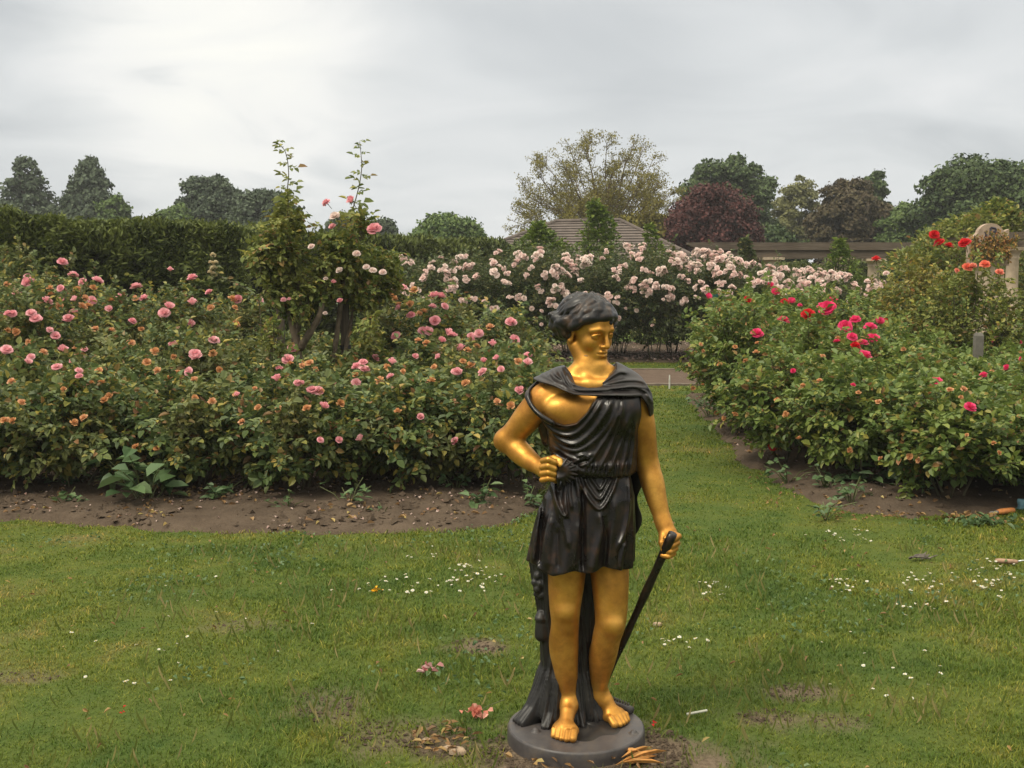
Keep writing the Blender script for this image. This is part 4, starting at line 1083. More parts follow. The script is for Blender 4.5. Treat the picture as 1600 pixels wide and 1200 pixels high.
mb = MB(); box(mb, (e0 + .5 - ho[0], HY + .5 - ho[1], -.05), (e1 - .5 - ho[0], HY + 4.1 - ho[1], ze + .05))
mb.build("wall", plain("hut_wall", (.30, .25, .2), .9), hut)

# ---- pergola: stone columns under weathered beams
M_WOOD = NT("weathered_wood"); _f = M_WOOD.noise(6.0, 5.0, stretch=(.6, 6, 14)); _g = M_WOOD.noise(1.3, 3.0)
M_WOOD = M_WOOD.pbr(M_WOOD.ramp(M_WOOD.math('ADD', M_WOOD.math('MULTIPLY', _f, .65), M_WOOD.math('MULTIPLY', _g, .35)), [(.34, (.070, .054, .040)), (.66, (.165, .132, .102))]), .85, 0, .2, M_WOOD.bump(_f, .4, .01))
M_STONE = plain("sandstone", (.50, .40, .29), .9, var=.25, scale=5, bump=.35)
PY = 26.0
pg = thing("pergola", "long pergola of weathered beams on pale stone columns, right background", "pergola", at_y(1360, 430, PY)*np.array([1, 1, 0])); po = np.array(pg.location)
z1, z0 = at_y(1300, 379, PY)[2], at_y(1300, 391, PY)[2]; zz0 = at_y(1300, 402, PY)[2]
xl, xr = at_y(1116, 380, PY)[0], at_y(1780, 380, PY)[0]
def column(x, y, zt, rad, parent, o):
    m = MB(); lathe(m, [(rad*1.35, -.05), (rad*1.35, .14), (rad*1.12, .17), (rad*1.05, .3), (rad, .6), (rad*.97, 1.2), (rad*.88, zt - .22), (rad*.98, zt - .20), (rad*.98, zt - .17), (rad*.9, zt - .16), (rad*1.1, zt - .10), (rad*1.3, zt - .06)], 24, 0, (x - o[0], y - o[1], 0))
    c = m.build("column", M_STONE, parent, smooth=True)
    m = MB(); box(m, (x - o[0] - rad*1.45, y - o[1] - rad*1.45, zt - .06), (x - o[0] + rad*1.45, y - o[1] + rad*1.45, zt - .003)); m.build("capital", M_STONE, c)
for px_, yy in ((1140, PY + 2.2), (1206, PY), (1314, PY), (1366, PY + 2.2), (1430, PY), (1640, PY)):
    column(at_y(px_, 400, yy)[0], yy, zz0, .165, pg, po)
for yy in (PY, PY + 2.2):
    m = MB(); box(m, (xl - po[0] - (.4 if yy == PY else -.1), yy - .11 - po[1], zz0), (xr - po[0], yy + .11 - po[1], z0 - .003)); m.build("lower_beam", M_WOOD, pg)
    m = MB(); x0_ = xl - po[0] - .62 if yy == PY else xl - po[0]
    m.add([(x0_, yy-.15-po[1], z1-.05), (x0_ + .25, yy-.15-po[1], z0), (xr-po[0], yy-.15-po[1], z0), (xr-po[0], yy-.15-po[1], z1), (x0_, yy-.15-po[1], z1),
           (x0_, yy+.15-po[1], z1-.05), (x0_ + .25, yy+.15-po[1], z0), (xr-po[0], yy+.15-po[1], z0), (xr-po[0], yy+.15-po[1], z1), (x0_, yy+.15-po[1], z1)],
          [np.array([(0,1,2,3,4)]), np.array([(9,8,7,6,5)]), np.array([(0,5,6,1), (1,6,7,2), (2,7,8,3), (3,8,9,4), (4,9,5,0)])]); m.build("upper_beam", M_WOOD, pg)
# nearer gateway column with its beams at the right edge
GY = 19.5
gw = thing("gateway", "nearer stone column carrying crossed weathered beams at the right edge", "gateway", at_y(1581, 430, GY)*np.array([1, 1, 0])); go = np.array(gw.location)
zt_ = at_y(1581, 386, GY)[2]
column(go[0], GY, zt_, .115, gw, go)
m = MB(); box(m, (-.75, -.09, zt_), (3.0, .09, zt_ + .11)); m.build("beam", M_WOOD, gw)
m = MB(); box(m, (-.20, -.6, zt_ + .113), (-.02, 3.2, zt_ + .24)); m.build("cross_beam", M_WOOD, gw)
m = MB(); box(m, (.9, -.09, -.05), (1.06, .09, zt_ - .003)); m.build("post", M_WOOD, gw)
# ================================================================ roses
def rose_leaf(name, stops, patch, pscale=2.2): return leaf_mat(name, stops, patch, pscale, .28, .45, .35)
LEAF_L = rose_leaf("rose_leaves_olive", [(0, (0.057, 0.092, 0.032)), (.40, (0.101, 0.152, 0.048)), (.74, (0.167, 0.213, 0.063)), (.86, (0.299, 0.287, 0.067)), (.93, (0.483, 0.391, 0.075)), (.97, (0.276, 0.138, 0.063))], (0.178, 0.172, 0.057))
LEAF_R = rose_leaf("rose_leaves_green", [(0, (0.063, 0.109, 0.029)), (.42, (0.121, 0.181, 0.044)), (.78, (0.199, 0.250, 0.057)), (.92, (0.363, 0.338, 0.072)), (.97, (0.329, 0.161, 0.072))], (0.182, 0.241, 0.051))
LEAF_P = rose_leaf("rose_leaves_dark", [(0, (0.036, 0.061, 0.023)), (.5, (0.067, 0.101, 0.031)), (.85, (0.121, 0.152, 0.046)), (.95, (0.255, 0.224, 0.075))], (0.113, 0.126, 0.044), 1.2)
LEAF_C = rose_leaf("climber_leaves", [(0, (0.086, 0.127, 0.032)), (.45, (0.155, 0.207, 0.048)), (.78, (0.253, 0.287, 0.063)), (.92, (0.437, 0.391, 0.075)), (.97, (0.299, 0.161, 0.069))], (0.241, 0.236, 0.057))
LEAF_Y = rose_leaf("yellowing_leaves", [(0, (0.086, 0.121, 0.030)), (.45, (0.161, 0.190, 0.041)), (.8, (0.253, 0.253, 0.052)), (.92, (0.506, 0.380, 0.069)), (.97, (0.368, 0.172, 0.057))], (0.276, 0.230, 0.052))
LEAF_W = rose_leaf("weed_leaves", [(0, (0.059, 0.112, 0.045)), (.6, (0.106, 0.178, 0.073)), (1, (0.165, 0.231, 0.099))], (0.119, 0.185, 0.066))
M_CANE = plain("rose_canes", (.085, .075, .040), .8, var=.4, scale=8)
M_STEM = plain("green_stems", (.09, .105, .035), .6)
M_OLDWOOD = plain("old_rose_wood", (.115, .088, .058), .95, var=.4, scale=14, bump=.6)
M_POST = NT("weathered_post"); _f = M_POST.noise(5.0, 5.0, stretch=(9, 9, .8))
M_POST = M_POST.pbr(M_POST.ramp(_f, [(.32, (.060, .048, .036)), (.68, (.150, .122, .092))]), .9, 0, .2, M_POST.bump(_f, .5, .01))

def petal_mat(name, a, b, c, trans=.3):
    k = NT(name); rnd = k.n('ShaderNodeNewGeometry').outputs['Random Per Island']; orn = k.n('ShaderNodeObjectInfo').outputs['Random']
    col = k.ramp(k.math('FRACT', k.math('ADD', k.math('MULTIPLY', rnd, .55), k.math('MULTIPLY', orn, .45))), [(0, a), (.5, b), (1, c)])
    return k.pbr(col, .55, 0, .25, None, trans)
PM_PINK = petal_mat("pink_petals", (.74, .29, .34), (.84, .42, .46), (.88, .58, .59))
PM_SPENT = petal_mat("spent_petals", (.42, .20, .085), (.62, .31, .13), (.72, .42, .26))
PM_PALE = petal_mat("pale_pink_petals", (.80, .56, .52), (.86, .70, .65), (.88, .80, .73))
PM_HOT = petal_mat("hot_pink_petals", (.66, .022, .11), (.78, .050, .18), (.82, .11, .28))
PM_RED = petal_mat("scarlet_petals", (.50, .008, .014), (.66, .016, .025), (.74, .040, .045))
PM_CORAL = petal_mat("coral_petals", (.74, .13, .07), (.82, .24, .15), (.84, .50, .40))
PM_CREAM = petal_mat("cream_petals", (.72, .60, .38), (.80, .72, .54), (.74, .52, .26))

def rose_mesh(mb, c, rad, seed, axis=(0, 0, 1), mat=0, rings=((3, .10, .30, .52), (5, .22, .52, .50), (6, .30, .74, .34), (7, .34, .92, .12), (8, .36, 1.0, -.08)), ragged=.10):
    """petals in whorls, inner ones upright, outer ones opening flat"""
    r = np.random.default_rng(seed); A = unit(np.array(axis, float)); X_ = unit(np.cross(A, [.3, .9, .2])); Y_ = np.cross(A, X_)
    for n, r0, r1, z1 in rings:
        th0 = r.uniform(0, 6.28)
        for i in range(n):
            th = th0 + i*6.283/n + r.uniform(-.2, .2); hw = 6.283/n*.68; V = []
            rr1 = r1*(1 + r.uniform(-ragged, ragged)); zz = z1 + r.uniform(-ragged, ragged)
            for v in (0, .5, 1):
                for u in (-1, -.4, .4, 1):
                    ro = r0*.35 + (rr1 - r0*.35)*(v**.8) - (.10*rr1*(abs(u)**2) if v else 0)
                    zq = -.25*(1 - v) + zz*(v**1.2) + .10*math.sin(v*3.1) - .10*v*abs(u)**2 + r.uniform(-.03, .03)
                    aa = th + u*hw*(.35 + .65*min(1, v*1.4))
                    V.append(np.array(c) + rad*(X_*ro*math.cos(aa) + Y_*ro*math.sin(aa) + A*zq))
            F = [(j*4+i_, j*4+i_+1, j*4+i_+5, j*4+i_+4) for j in range(2) for i_ in range(3)]
            mb.add(np.array(V), np.array(F), mat)
def rose_variants(name, pm, n, seed, truss=0, ragged=.10):
    out = []
    for i in range(n):
        m = MB(); r = np.random.default_rng(seed*31 + i)
        if truss:
            for j in range(truss):
                o = r.normal(size=3)*np.array([.36, .36, .2]); o /= max(1, np.linalg.norm(o)/.62); rose_mesh(m, o, r.uniform(.38, .5), seed*100 + i*10 + j, unit(o + np.array([0, -.2, .7])), 0, ((3, .10, .4, .55), (5, .25, .75, .40), (6, .3, 1.0, .10)), .15)
            nb = 14; o = r.normal(size=(nb, 3))*np.array([.25, .25, .12]); leaves(m, o, rdir(nb, r) + np.array([0, 0, .2]), rdir(nb, r), .30, .16, mat=1)
        else:
            rose_mesh(m, (0, 0, 0), 1.0, seed*100 + i, (0, 0, 1), 0, ragged=ragged)
            a = np.arange(5)*1.257 + i; d = np.stack([np.cos(a), np.sin(a), -0.35 + 0*a], -1)
            leaves(m, np.tile([0, 0, -.22], (5, 1)), d, np.tile([0, 0, 1.], (5, 1)), .75, .28, mat=1)
            tube(m, [(0, 0, -.2), (.02, .05, -.9), (.10, .02, -1.8)], .06, 5, 1, cap=False)
        out.append(m.mesh(name, [pm, M_STEM], False))
    return out
def half_open(pm, seed):
    m = MB(); rose_mesh(m, (0, 0, 0), 1.0, seed, (0, 0, 1), 0, ((3, .10, .30, .75), (4, .25, .55, .70), (5, .32, .80, .42)), .16)
    a = np.arange(5)*1.257; leaves(m, np.tile([0, 0, -.22], (5, 1)), np.stack([np.cos(a), np.sin(a), -0.2 + 0*a], -1), np.tile([0, 0, 1.], (5, 1)), .7, .26, mat=1); tube(m, [(0, 0, -.2), (.02, .05, -.9), (.10, .02, -1.8)], .06, 5, 1, cap=False)
    return m.mesh("bloom", [pm, M_STEM], False)
BL = dict(pink=rose_variants("bloom", PM_PINK, 4, 1), spent=rose_variants("spent_bloom", PM_SPENT, 3, 2, 0, .32), pale=rose_variants("bloom_truss", PM_PALE, 5, 3, 5),
          hot=rose_variants("bloom", PM_HOT, 3, 4), red=rose_variants("bloom", PM_RED, 2, 5), coral=rose_variants("bloom", PM_CORAL, 2, 6), cream=rose_variants("bloom", PM_CREAM, 2, 7, 0, .2),
          blush=rose_variants("bloom", PM_PALE, 2, 8))

def compound(mb, A, D, N, s, r, nl=5, mat=0):
    """pinnate rose leaves: n leaflets on each rachis"""
    n = len(A); D = unit(D); S = unit(np.cross(D, N)); N = np.cross(S, D); s = np.broadcast_to(s, (n,))[:, None]
    P_, Dd, Nn, L = [], [], [], []
    for t, sd_, ll in ((1.0, 0, 1.0), (.62, 1, .86), (.62, -1, .86), (.25, 1, .7), (.25, -1, .7))[:nl]:
        P_.append(A + D*s*t*.95 - N*s*.10*t); Dd.append(unit(D*(.35 if sd_ else 1) + S*sd_*.9 + r.normal(size=(n, 3))*.18)); Nn.append(unit(N + r.normal(size=(n, 3))*.25)); L.append(s[:, 0]*.95*ll*r.uniform(.8, 1.15, n))
    L = np.concatenate(L); leaves(mb, np.vstack(P_), np.vstack(Dd), np.vstack(Nn), L, L*.66, .22, .18, mat)

def bush_meshes(h, rad, seed, nshoot, ncomp, leaf, lm, low=.22, canes=5, nl=5):
    """meshes of one bush: canes from the ground, leafy shoots filling an uneven dome"""
    r = np.random.default_rng(seed); cm, fm = MB(), MB()
    c = np.array([0, 0, h*.58]); R3 = np.array([rad, rad, h*.44])
    d = rdir(nshoot, r); d[:, 2] = np.where(d[:, 2] < (-.9 if low < .13 else -.55), -d[:, 2], d[:, 2])
    lump = 1 + .16*np.sin(d[:, 0]*4 + seed)*np.sin(d[:, 1]*5 + seed*2) + r.normal(size=nshoot)*.07
    up_ = r.random(nshoot) < .09; tips = c + d*R3*lump[:, None]*r.uniform(.72, 1.04, nshoot)[:, None]; tips[up_, 2] += r.uniform(.05, .16, up_.sum())*h
    tips[:, 2] = np.maximum(tips[:, 2], low*h*r.uniform(.6, 1.3, nshoot))
    base = c + (tips - c)*r.uniform(.40, .62, nshoot)[:, None]; base[:, 2] -= .14*h
    base[:, 2] = np.maximum(base[:, 2], .12*h)
    ends = []
    for i in range(canes):
        a = i*6.283/canes + r.uniform(-.3, .3); q = rad*r.uniform(.25, .62)
        e = np.array([math.cos(a)*q, math.sin(a)*q, h*r.uniform(.45, .8)]); b = np.array([math.cos(a)*.07, math.sin(a)*.07, -.06])
        m1 = b*.6 + e*.4 + np.array([math.cos(a+1)*.05, math.sin(a+1)*.05, .06]); tube(cm, [b, b*.8+m1*.2 + np.array([0, 0, .04]), m1, e], [.010, .009, .008, .005], 6, cap=False); ends += [m1, e, (m1+e)/2]
    ends = np.array(ends)
    for i in range(0, nshoot, 2):
        k = np.argmin(((ends - base[i])**2).sum(1)); tube(cm, [ends[k], base[i], tips[i]], [.006, .0045, .0025], 4, cap=False)
    k = np.repeat(np.arange(nshoot), ncomp); t = np.tile(np.linspace(.12, 1.0, ncomp), nshoot) + r.uniform(-.06, .06, len(k))
    ax = unit(tips - base); A = base[k] + (tips - base)[k]*t[:, None] + r.normal(size=(len(k), 3))*.012
    out = unit((A - c)/R3); dd = rdir(len(k), r); dd = unit(dd - ax[k]*(dd*ax[k]).sum(1)[:, None] + ax[k]*.35 + out*.35 + np.array([0, 0, -.05]))
    nn = unit(np.array([0, 0, 1.]) + out*.45 + r.normal(size=(len(k), 3))*.28)
    compound(fm, A, dd, nn, leaf*r.uniform(.7, 1.25, len(k)), r, nl)
    return cm.mesh("canes", M_CANE, True), fm.mesh("foliage", lm), c, R3, h

class Bush:
    def __init__(s, var, loc, name, label, group, rz, sc=1.0, sz=1.0):
        cm, fm, c, R3, h = var
        s.o = thing(name, label, "rose bush", loc, 0, group); s.loc = np.array(loc, float)
        for n_, me in (("canes", cm), ("foliage", fm)):
            p = link(n_, me, s.o); p.scale = (sc, sc, sc*sz); p.rotation_euler = (0, 0, rz)
        s.c = s.loc + c*sc*np.array([1, 1, sz]); s.R = R3*sc*np.array([1, 1, sz])
def add_bloom(bushes, px, py, kind, size_px, r, name="bloom", fallback=1.35, depth=1.0):
    """a bloom on the surface of whichever bush stands there"""
    d = ray(px, py); o = np.array([0, 0, CAMZ]); best = None; alt = None
    for b in bushes:
        e, f_ = d/(b.R*depth), (o - b.c)/(b.R*depth); A_, B_, C_ = e@e, e@f_, f_@f_ - 1; q = B_*B_ - A_*C_
        if q > 0:
            t = (-B_ - math.sqrt(q))/A_
            if best is None or t < best[0]: best = (t, b)
        t = -B_/A_; m = np.linalg.norm(f_ + e*t)
        if alt is None or m < alt[0]: alt = (m, t, b)
    if best is None:
        if alt[0] > fallback: return None
        best = None if kind == 'spent' else 1
        if best is None: return None
        best = (alt[1], alt[2])
    t, b = best; p = o + d*t
    n = unit(unit((p - b.c)/b.R)*.55 + np.array([0, -.25, .7]) + r.normal(size=3)*.36)
    me = BL[kind][int(r.integers(len(BL[kind])))]
    q = link(name, me, b.o); q.location = tuple(p - b.loc + n*.02); q.rotation_euler = Vector(n).to_track_quat('Z', 'Y').to_euler()
    q.rotation_euler.rotate_axis('Z', float(r.uniform(0, 6.28)))
    s = size_px*.5*t*d[1]/FPX; q.scale = (s, s, s)
    return q
def px2(cx, cy, ox, oy, s): return ox + cx/s, oy + cy/s
ORD = ["", "second ", "third ", "fourth ", "fifth ", "sixth ", "seventh ", "eighth ", "ninth ", "tenth ", "eleventh ", "twelfth ", "thirteenth "]
def ordinal(i, n, end="from the left"): return "leftmost" if i == 0 else "rightmost" if i == n - 1 else (ORD[i].strip() + " " + end)

r = np.random.default_rng(99)
# ---- left bed: pink roses in rows
VL = [bush_meshes(h_, .58, 40 + i, 170, 9, .064, LEAF_L, .09) for i, h_ in enumerate((.85, .95, 1.1, 1.25, 1.45, 1.5))]
def top_left(px): return np.interp(px, [-100, 0, 100, 200, 290, 380, 410, 560, 590, 640, 700, 780, 830, 860], [432, 430, 424, 440, 452, 448, 535, 545, 470, 452, 470, 500, 555, 580])
LEFT = []
for row, (Y, nm) in enumerate(((8.12, "front"), (9.2, "second"), (10.7, "third"), (11.95, "fourth"), (12.9, "back"))):
    xs = []
    x = .02 - (row % 2)*.34 + [0, .05, .0, .1, -.1][row]
    while x > -Y*.50: xs.append(x); x -= r.uniform(.70, .86)
    xs = xs[::-1]
    for i, x in enumerate(xs):
        y = Y + r.uniform(-.16, .16); pxx = 800 + x/y*FPX
        hb = CAMZ - (top_left(pxx) - 430)*12.9/FPX; f_ = row/4
        h_ = (.80*(1 - f_) + hb*f_)*r.uniform(.88, 1.12) if hb > 1 else min(.88, hb + .1)*r.uniform(.95, 1.05)
        if row == 0: h_ *= np.interp(pxx, [0, 830], [1.0, 1.0])
        if h_ < .5: h_ = .5
        v = VL[int(np.argmin([abs(q[4] - h_) + .12*r.random() for q in VL]))]
        sz = h_/v[4]
        lab = f"pink rose bush in the {nm} row of the left bed, {ordinal(i, len(xs))}"
        LEFT.append(Bush(v, (x, y, .03), "rose_bush", lab, "pink rose bushes in the left bed", r.uniform(0, 6.28), 1.0, sz))
BL['pink'] += [half_open(PM_PINK, 881), half_open(PM_PINK, 882)]; BL['hot'] += [half_open(PM_HOT, 883)]
PINK = [px2(x, y, 0, 390, 5.217) for x, y in ((508,110),(220,235),(232,272),(135,362),(500,322),(597,220),(680,270),(793,262),(380,430),(487,425),(615,422),(990,390),(890,495),(70,535),(105,532),(255,530),(295,575),(600,520),(560,570),(1075,595),(1388,180),(1113,312),(1375,480),(1342,525),(453,712),(400,665),(515,832),(690,830),(255,885),(222,935),(600,932),(470,975),(640,1005),(650,1050),(1410,785),(1180,405),(745,420),(55,830))]
PINK += [px2(x, y, 280, 390, 5.217) for x, y in ((110,240),(247,355),(485,415),(638,428),(110,452),(90,615),(280,755),(130,860),(150,890),(925,815),(890,905),(85,1000),(795,1080),(965,1105),(990,1108),(1085,1160),(1250,1110),(1440,1095),(1500,935),(1510,990),(1450,965))]
PINK += [px2(x, y, 560, 370, 5.217) for x, y in ((525,775),(565,780),(620,490),(665,498),(602,580),(700,575),(430,650),(340,595),(625,690),(310,815),(720,800),(765,815),(675,860),(920,815),(985,795),(920,858),(800,920),(840,930),(1095,895),(670,992),(465,990),(130,995),(1020,1028),(270,1045),(800,1115),(830,1115),(1025,1115),(1168,1090),(270,1155),(1240,705),(1380,985),(1380,1050),(1270,848),(1130,1010),(365,430),(505,1482),(490,1485),(805,1680),(1300,1262),(1340,1265))]
PINK += [(500, 690), (528, 690), (565, 690), (372, 621), (467, 602), (497, 613), (503, 638), (487, 612), (437, 581)]
SPENT = [px2(x, y, 0, 390, 5.217) for x, y in ((55,295),(405,325),(635,335),(760,320),(415,380),(690,405),(910,425),(1105,410),(665,470),(780,660),(870,745),(615,820),(1065,770),(1420,890),(1200,930),(1265,840),(810,1000),(1290,1000),(100,1090),(740,1105),(830,1100),(520,1150),(1385,1065),(1450,1020),(235,760),(265,365),(1505,345),(910,670),(1150,660),(480,470),(720,470),(60,670),(140,680),(350,850))]
SPENT += [px2(x, y, 280, 390, 5.217) for x, y in ((260,480),(455,485),(430,410),(455,610),(830,870),(905,945),(1065,940),(320,990),(1420,905),(615,1155),(1145,1170),(465,1190),(120,1080),(720,625),(1440,1030),(270,860),(1100,990),(1000,960))]
SPENT += [px2(x, y, 560, 370, 5.217) for x, y in ((285,500),(350,455),(425,560),(530,620),(455,445),(330,565),(885,940),(1075,748),(850,1030),(925,1060),(240,1075),(360,1110),(180,1185),(1300,1030),(495,635),(620,1075),(325,1440),(1130,1355),(1240,1385),(180,1195),(880,1205),(590,1190),(490,860),(560,880),(960,905),(300,520))]
SPENT += [(165, 628), (172, 622), (214, 701), (220, 738), (8, 660), (22, 660), (116, 663), (380, 662), (436, 640), (530, 632), (480, 641), (33, 632), (133, 655), (304, 625), (330, 630), (405, 640), (245, 703)]
for x, y in PINK: add_bloom(LEFT, x, y, 'pink', r.uniform(12, 21), r, depth=1.03)
for x, y in SPENT: add_bloom(LEFT, x, y, 'spent', r.uniform(9, 14), r, "spent_bloom", depth=1.03)

# ---- right bed: hot-pink and red roses
VR = [bush_meshes(h_, .58, 60 + i, 180, 9, .062, LEAF_R, .10) for i, h_ in enumerate((.85, 1.0, 1.2, 1.3))]
RIGHT = []; pts = []
for row, Y in enumerate(np.arange(7.75, 15.0, .80)):
    for x in np.arange(1.5 + (row % 2)*.38, 6.2, .76):
        q = (x + r.uniform(-.13, .13), Y + r.uniform(-.12, .12)); s_ = poly_sd(BED_R, q[0], q[1]); pxx = 800 + q[0]/q[1]*FPX
        if s_ > .12 and pxx < 1690: pts.append((row, pxx, *q))
for row in sorted({p[0] for p in pts}):
    rw = sorted([p for p in pts if p[0] == row], key=lambda p: p[1])
    for i, (_, pxx, x, y) in enumerate(rw):
        yt = np.interp(pxx, [1040, 1075, 1120, 1200, 1330, 1400, 1500, 1600], [545, 500, 476, 472, 482, 520, 550, 540])
        hb = CAMZ - (yt - 430)*12.5/FPX; f_ = np.clip((y - 7.9)/3.2, 0, 1); h_ = (.74*(1 - f_) + hb*f_)*r.uniform(.94, 1.06)
        v = VR[int(np.argmin([abs(q[4] - h_) + .15*r.random() for q in VR]))]
        w_ = "front row" if row == 0 else "back row" if row == 8 else f"{ORD[row].strip()} row"
        RIGHT.append(Bush(v, (x, y, .03), "rose_bush", f"leafy red rose bush in the {w_} of the right bed, {ordinal(i, len(rw)) if len(rw) > 1 else 'its only one'}", "red rose bushes in the right bed", r.uniform(0, 6.28), 1.0, h_/v[4]))
HOT = [px2(x, y, 1100, 360, 5.217) + (s,) for x, y, s in ((30,560,15),(350,575,14),(530,465,16),(580,525,19),(655,595,15),(710,595,16),(645,745,21),(430,852,22),(850,700,26),(1010,640,28),(965,630,18),(1050,580,18),(1150,790,24),(1235,740,19),(1205,880,18),(1085,920,12),(1355,800,21),(1375,890,22),(1230,955,18),(1300,930,15),(1305,1035,25),(1420,755,18),(1470,750,13),(780,620,8))]
HOT += [(1575, 579, 16), (1537, 589, 14), (1461, 598, 23), (1554, 538, 13), (1592, 537, 10), (1208, 697, 14), (1514, 639, 21), (1240, 581, 9), (1332, 605, 9), (1580, 490, 22), (1597, 484, 16), (1598, 562, 10), (1444, 506, 12)]
for j, (x, y, s_) in enumerate(HOT): add_bloom(RIGHT, x, y, 'red' if j in (1, 4, 8, 18, 22, 29, 36) else 'hot', s_, r, depth=1.03)
for _ in range(46):
    add_bloom(RIGHT, r.uniform(1080, 1600), r.uniform(520, 720), 'spent', r.uniform(6, 11), r, "spent_bloom")

# ---- tall red rose shrubs standing up behind the right bed
TALL = []
for (px_, Y, h_, rd_, lm, lab, sd_) in ((1432, 13.6, 1.80, .62, LEAF_Y, "tall yellowing red rose shrub rising in front of the pergola beam", 81), (1520, 12.6, 1.72, .62, LEAF_C, "tall dark-leaved coral rose shrub below the arched stone panel", 82), (1395, 14.4, 1.45, .5, LEAF_C, "tall dark-leaved rose shrub at the left of the red shrubs", 83)):
    v = bush_meshes(h_, rd_, sd_, 190, 9, .058, lm, .12)
    TALL.append(Bush(v, (at_y(px_, 430, Y)[0], Y, .02), "rose_shrub", lab, None, 0))
for x, y, kd, s_ in ((1459, 368, 'red', 17), (1468, 381, 'red', 19), (1482, 386, 'red', 16), (1508, 381, 'red', 20), (1369, 407, 'red', 16), (1511, 419, 'coral', 17), (1494, 424, 'coral', 9), (1539, 415, 'coral', 17), (1561, 427, 'coral', 14), (1385, 429, 'blush', 11), (1520, 417, 'coral', 12), (1505, 383, 'red', 12)):
    add_bloom(TALL, x, y, kd, s_, r, fallback=2.5)

# ---- pale pink shrub roses beyond the path
VP = [bush_meshes(2.0, .80, 90 + i, 270, 9, .065, LEAF_P, .10, 8, 3) for i in range(3)]
def top_pale(px): return np.interp(px, [590, 640, 700, 760, 860, 920, 990, 1060, 1130, 1200, 1300, 1380, 1500], [412, 388, 404, 388, 388, 398, 380, 392, 394, 414, 424, 434, 442])
PALE = []
for row, (Y, nm) in enumerate(((20.75, "front"), (22.1, "back"))):
    xs = np.arange(-2.45 + row*.5, 7.2, 1.02)
    for i, x in enumerate(xs):
        y = Y + r.uniform(-.15, .15); pxx = 800 + x/y*FPX
        h_ = (CAMZ - (top_pale(pxx) + 5 - 430)*y/FPX)*r.uniform(.94, 1.02)
        v = VP[int(r.integers(3))]
        PALE.append(Bush(v, (x, y, .02), "shrub_rose", f"tall pale pink shrub rose beyond the path, {nm} row, {ordinal(i, len(xs))}", "pale pink shrub roses beyond the path", r.uniform(0, 6.28), 1.0, h_/2.0))
cnt = 0
while cnt < 290:
    x = r.uniform(600, 1385) if cnt < 210 else r.uniform(1060, 1385); yt = top_pale(x); u_ = r.random()**1.7; y = yt + 4 + u_*(95 if x < 1000 else 75)
    y += 10*math.sin(x/23.0)*(.3 + u_)
    q = add_bloom(PALE, x, y, 'pale', r.uniform(13, 24), r, "bloom_truss", depth=1.02)
    if q: cnt += 1
for _ in range(30):
    add_bloom(PALE, r.uniform(830, 1060), r.uniform(455, 510), 'blush', r.uniform(6, 10), r)

# ---- climbing roses on posts rising out of the left bed
def climber(name, label, px_, Y, zones, seed, trunk, shoot, blooms):
    rr = np.random.default_rng(seed); b = np.array([at_y(px_, 430, Y)[0], Y, 0.]); t = thing(name, label, "climbing rose", b); fm, sm, tm = MB(), MB(), MB()
    for (x0, y0, x1, y1, n, dy) in zones:                       # photo boxes filled with shoots, 0.7 m deep
        c, e = at_y((x0+x1)/2, (y0+y1)/2, Y + dy), at_y(x1, y0, Y + dy); hx, hz = e[0] - c[0], e[2] - c[2]
        d = rdir(n, rr); q = rr.random(n)**.35; tips = c + d*np.array([hx, .34, hz])*q[:, None]*rr.uniform(.62, 1.34, (n, 1))
        base = c + (tips - c)*.45 - np.array([0, 0, .10]); nc = 8
        k = np.repeat(np.arange(n), nc); tt = np.tile(np.linspace(.1, 1, nc), n); A = base[k] + (tips - base)[k]*tt[:, None] + rr.normal(size=(n*nc, 3))*.03
        dd = unit(rdir(n*nc, rr) + d[k]*.5); nn = unit(np.array([0, 0, 1.]) + d[k]*.4 + rr.normal(size=(n*nc, 3))*.3); compound(fm, A - b, dd, nn, .062*rr.uniform(.7, 1.25, n*nc), rr)
        for i in range(0, n, 2): tube(sm, [base[i] - b - np.array([0, 0, .1]), base[i] - b, tips[i] - b], [.006, .005, .003], 4, cap=False)
    for pts in trunk:
        P_ = np.array([at_y(x, y, Y + dy) - b for x, y, dy, w in pts]); q = spline(np.hstack([P_, np.array([[w*Y/FPX/2] for *_, w in pts])]), 5); tube(tm, q[:, :3], q[:, 3]*(1 + .10*np.sin(np.arange(len(q))*1.7)), 9)
    tm.build("trunk", M_OLDWOOD, t, smooth=True)
    sm.build("stems", M_CANE, t); fm.build("foliage", LEAF_C, t)
    for pts in shoot:
        P_ = spline(np.array([at_y(x, y, Y - .1) - b for x, y in pts]), 5); s = MB(); tube(s, P_, np.linspace(.007, .0025, len(P_)), 5); so = s.build("tall_shoot", M_CANE, t)
        n = 17; k = np.linspace(2, len(P_) - 1, n).astype(int); a = np.arange(n)*2.4; A = P_[k]; D_ = np.stack([np.cos(a), .6*np.sin(a), .25 + 0*a], -1); f = MB(); compound(f, A, D_, np.stack([0*a, -.5 + 0*a, 1 + 0*a], -1), np.linspace(.115, .065, n)*rr.uniform(.6, 1.1, n), rr)
        f.build("leaves", LEAF_C, so)
    for x, y, kd, s_ in blooms:
        p = at_y(x, y, Y - .30) - b; q = link("bloom", BL[kd][int(rr.integers(len(BL[kd])))], t); n_ = unit(np.array([rr.normal()*.3, -.45, .7]))
        q.location = tuple(p); q.rotation_euler = Vector(n_).to_track_quat('Z', 'Y').to_euler(); s_ = s_*.5*Y/FPX; q.scale = (s_, s_, s_)
    return t
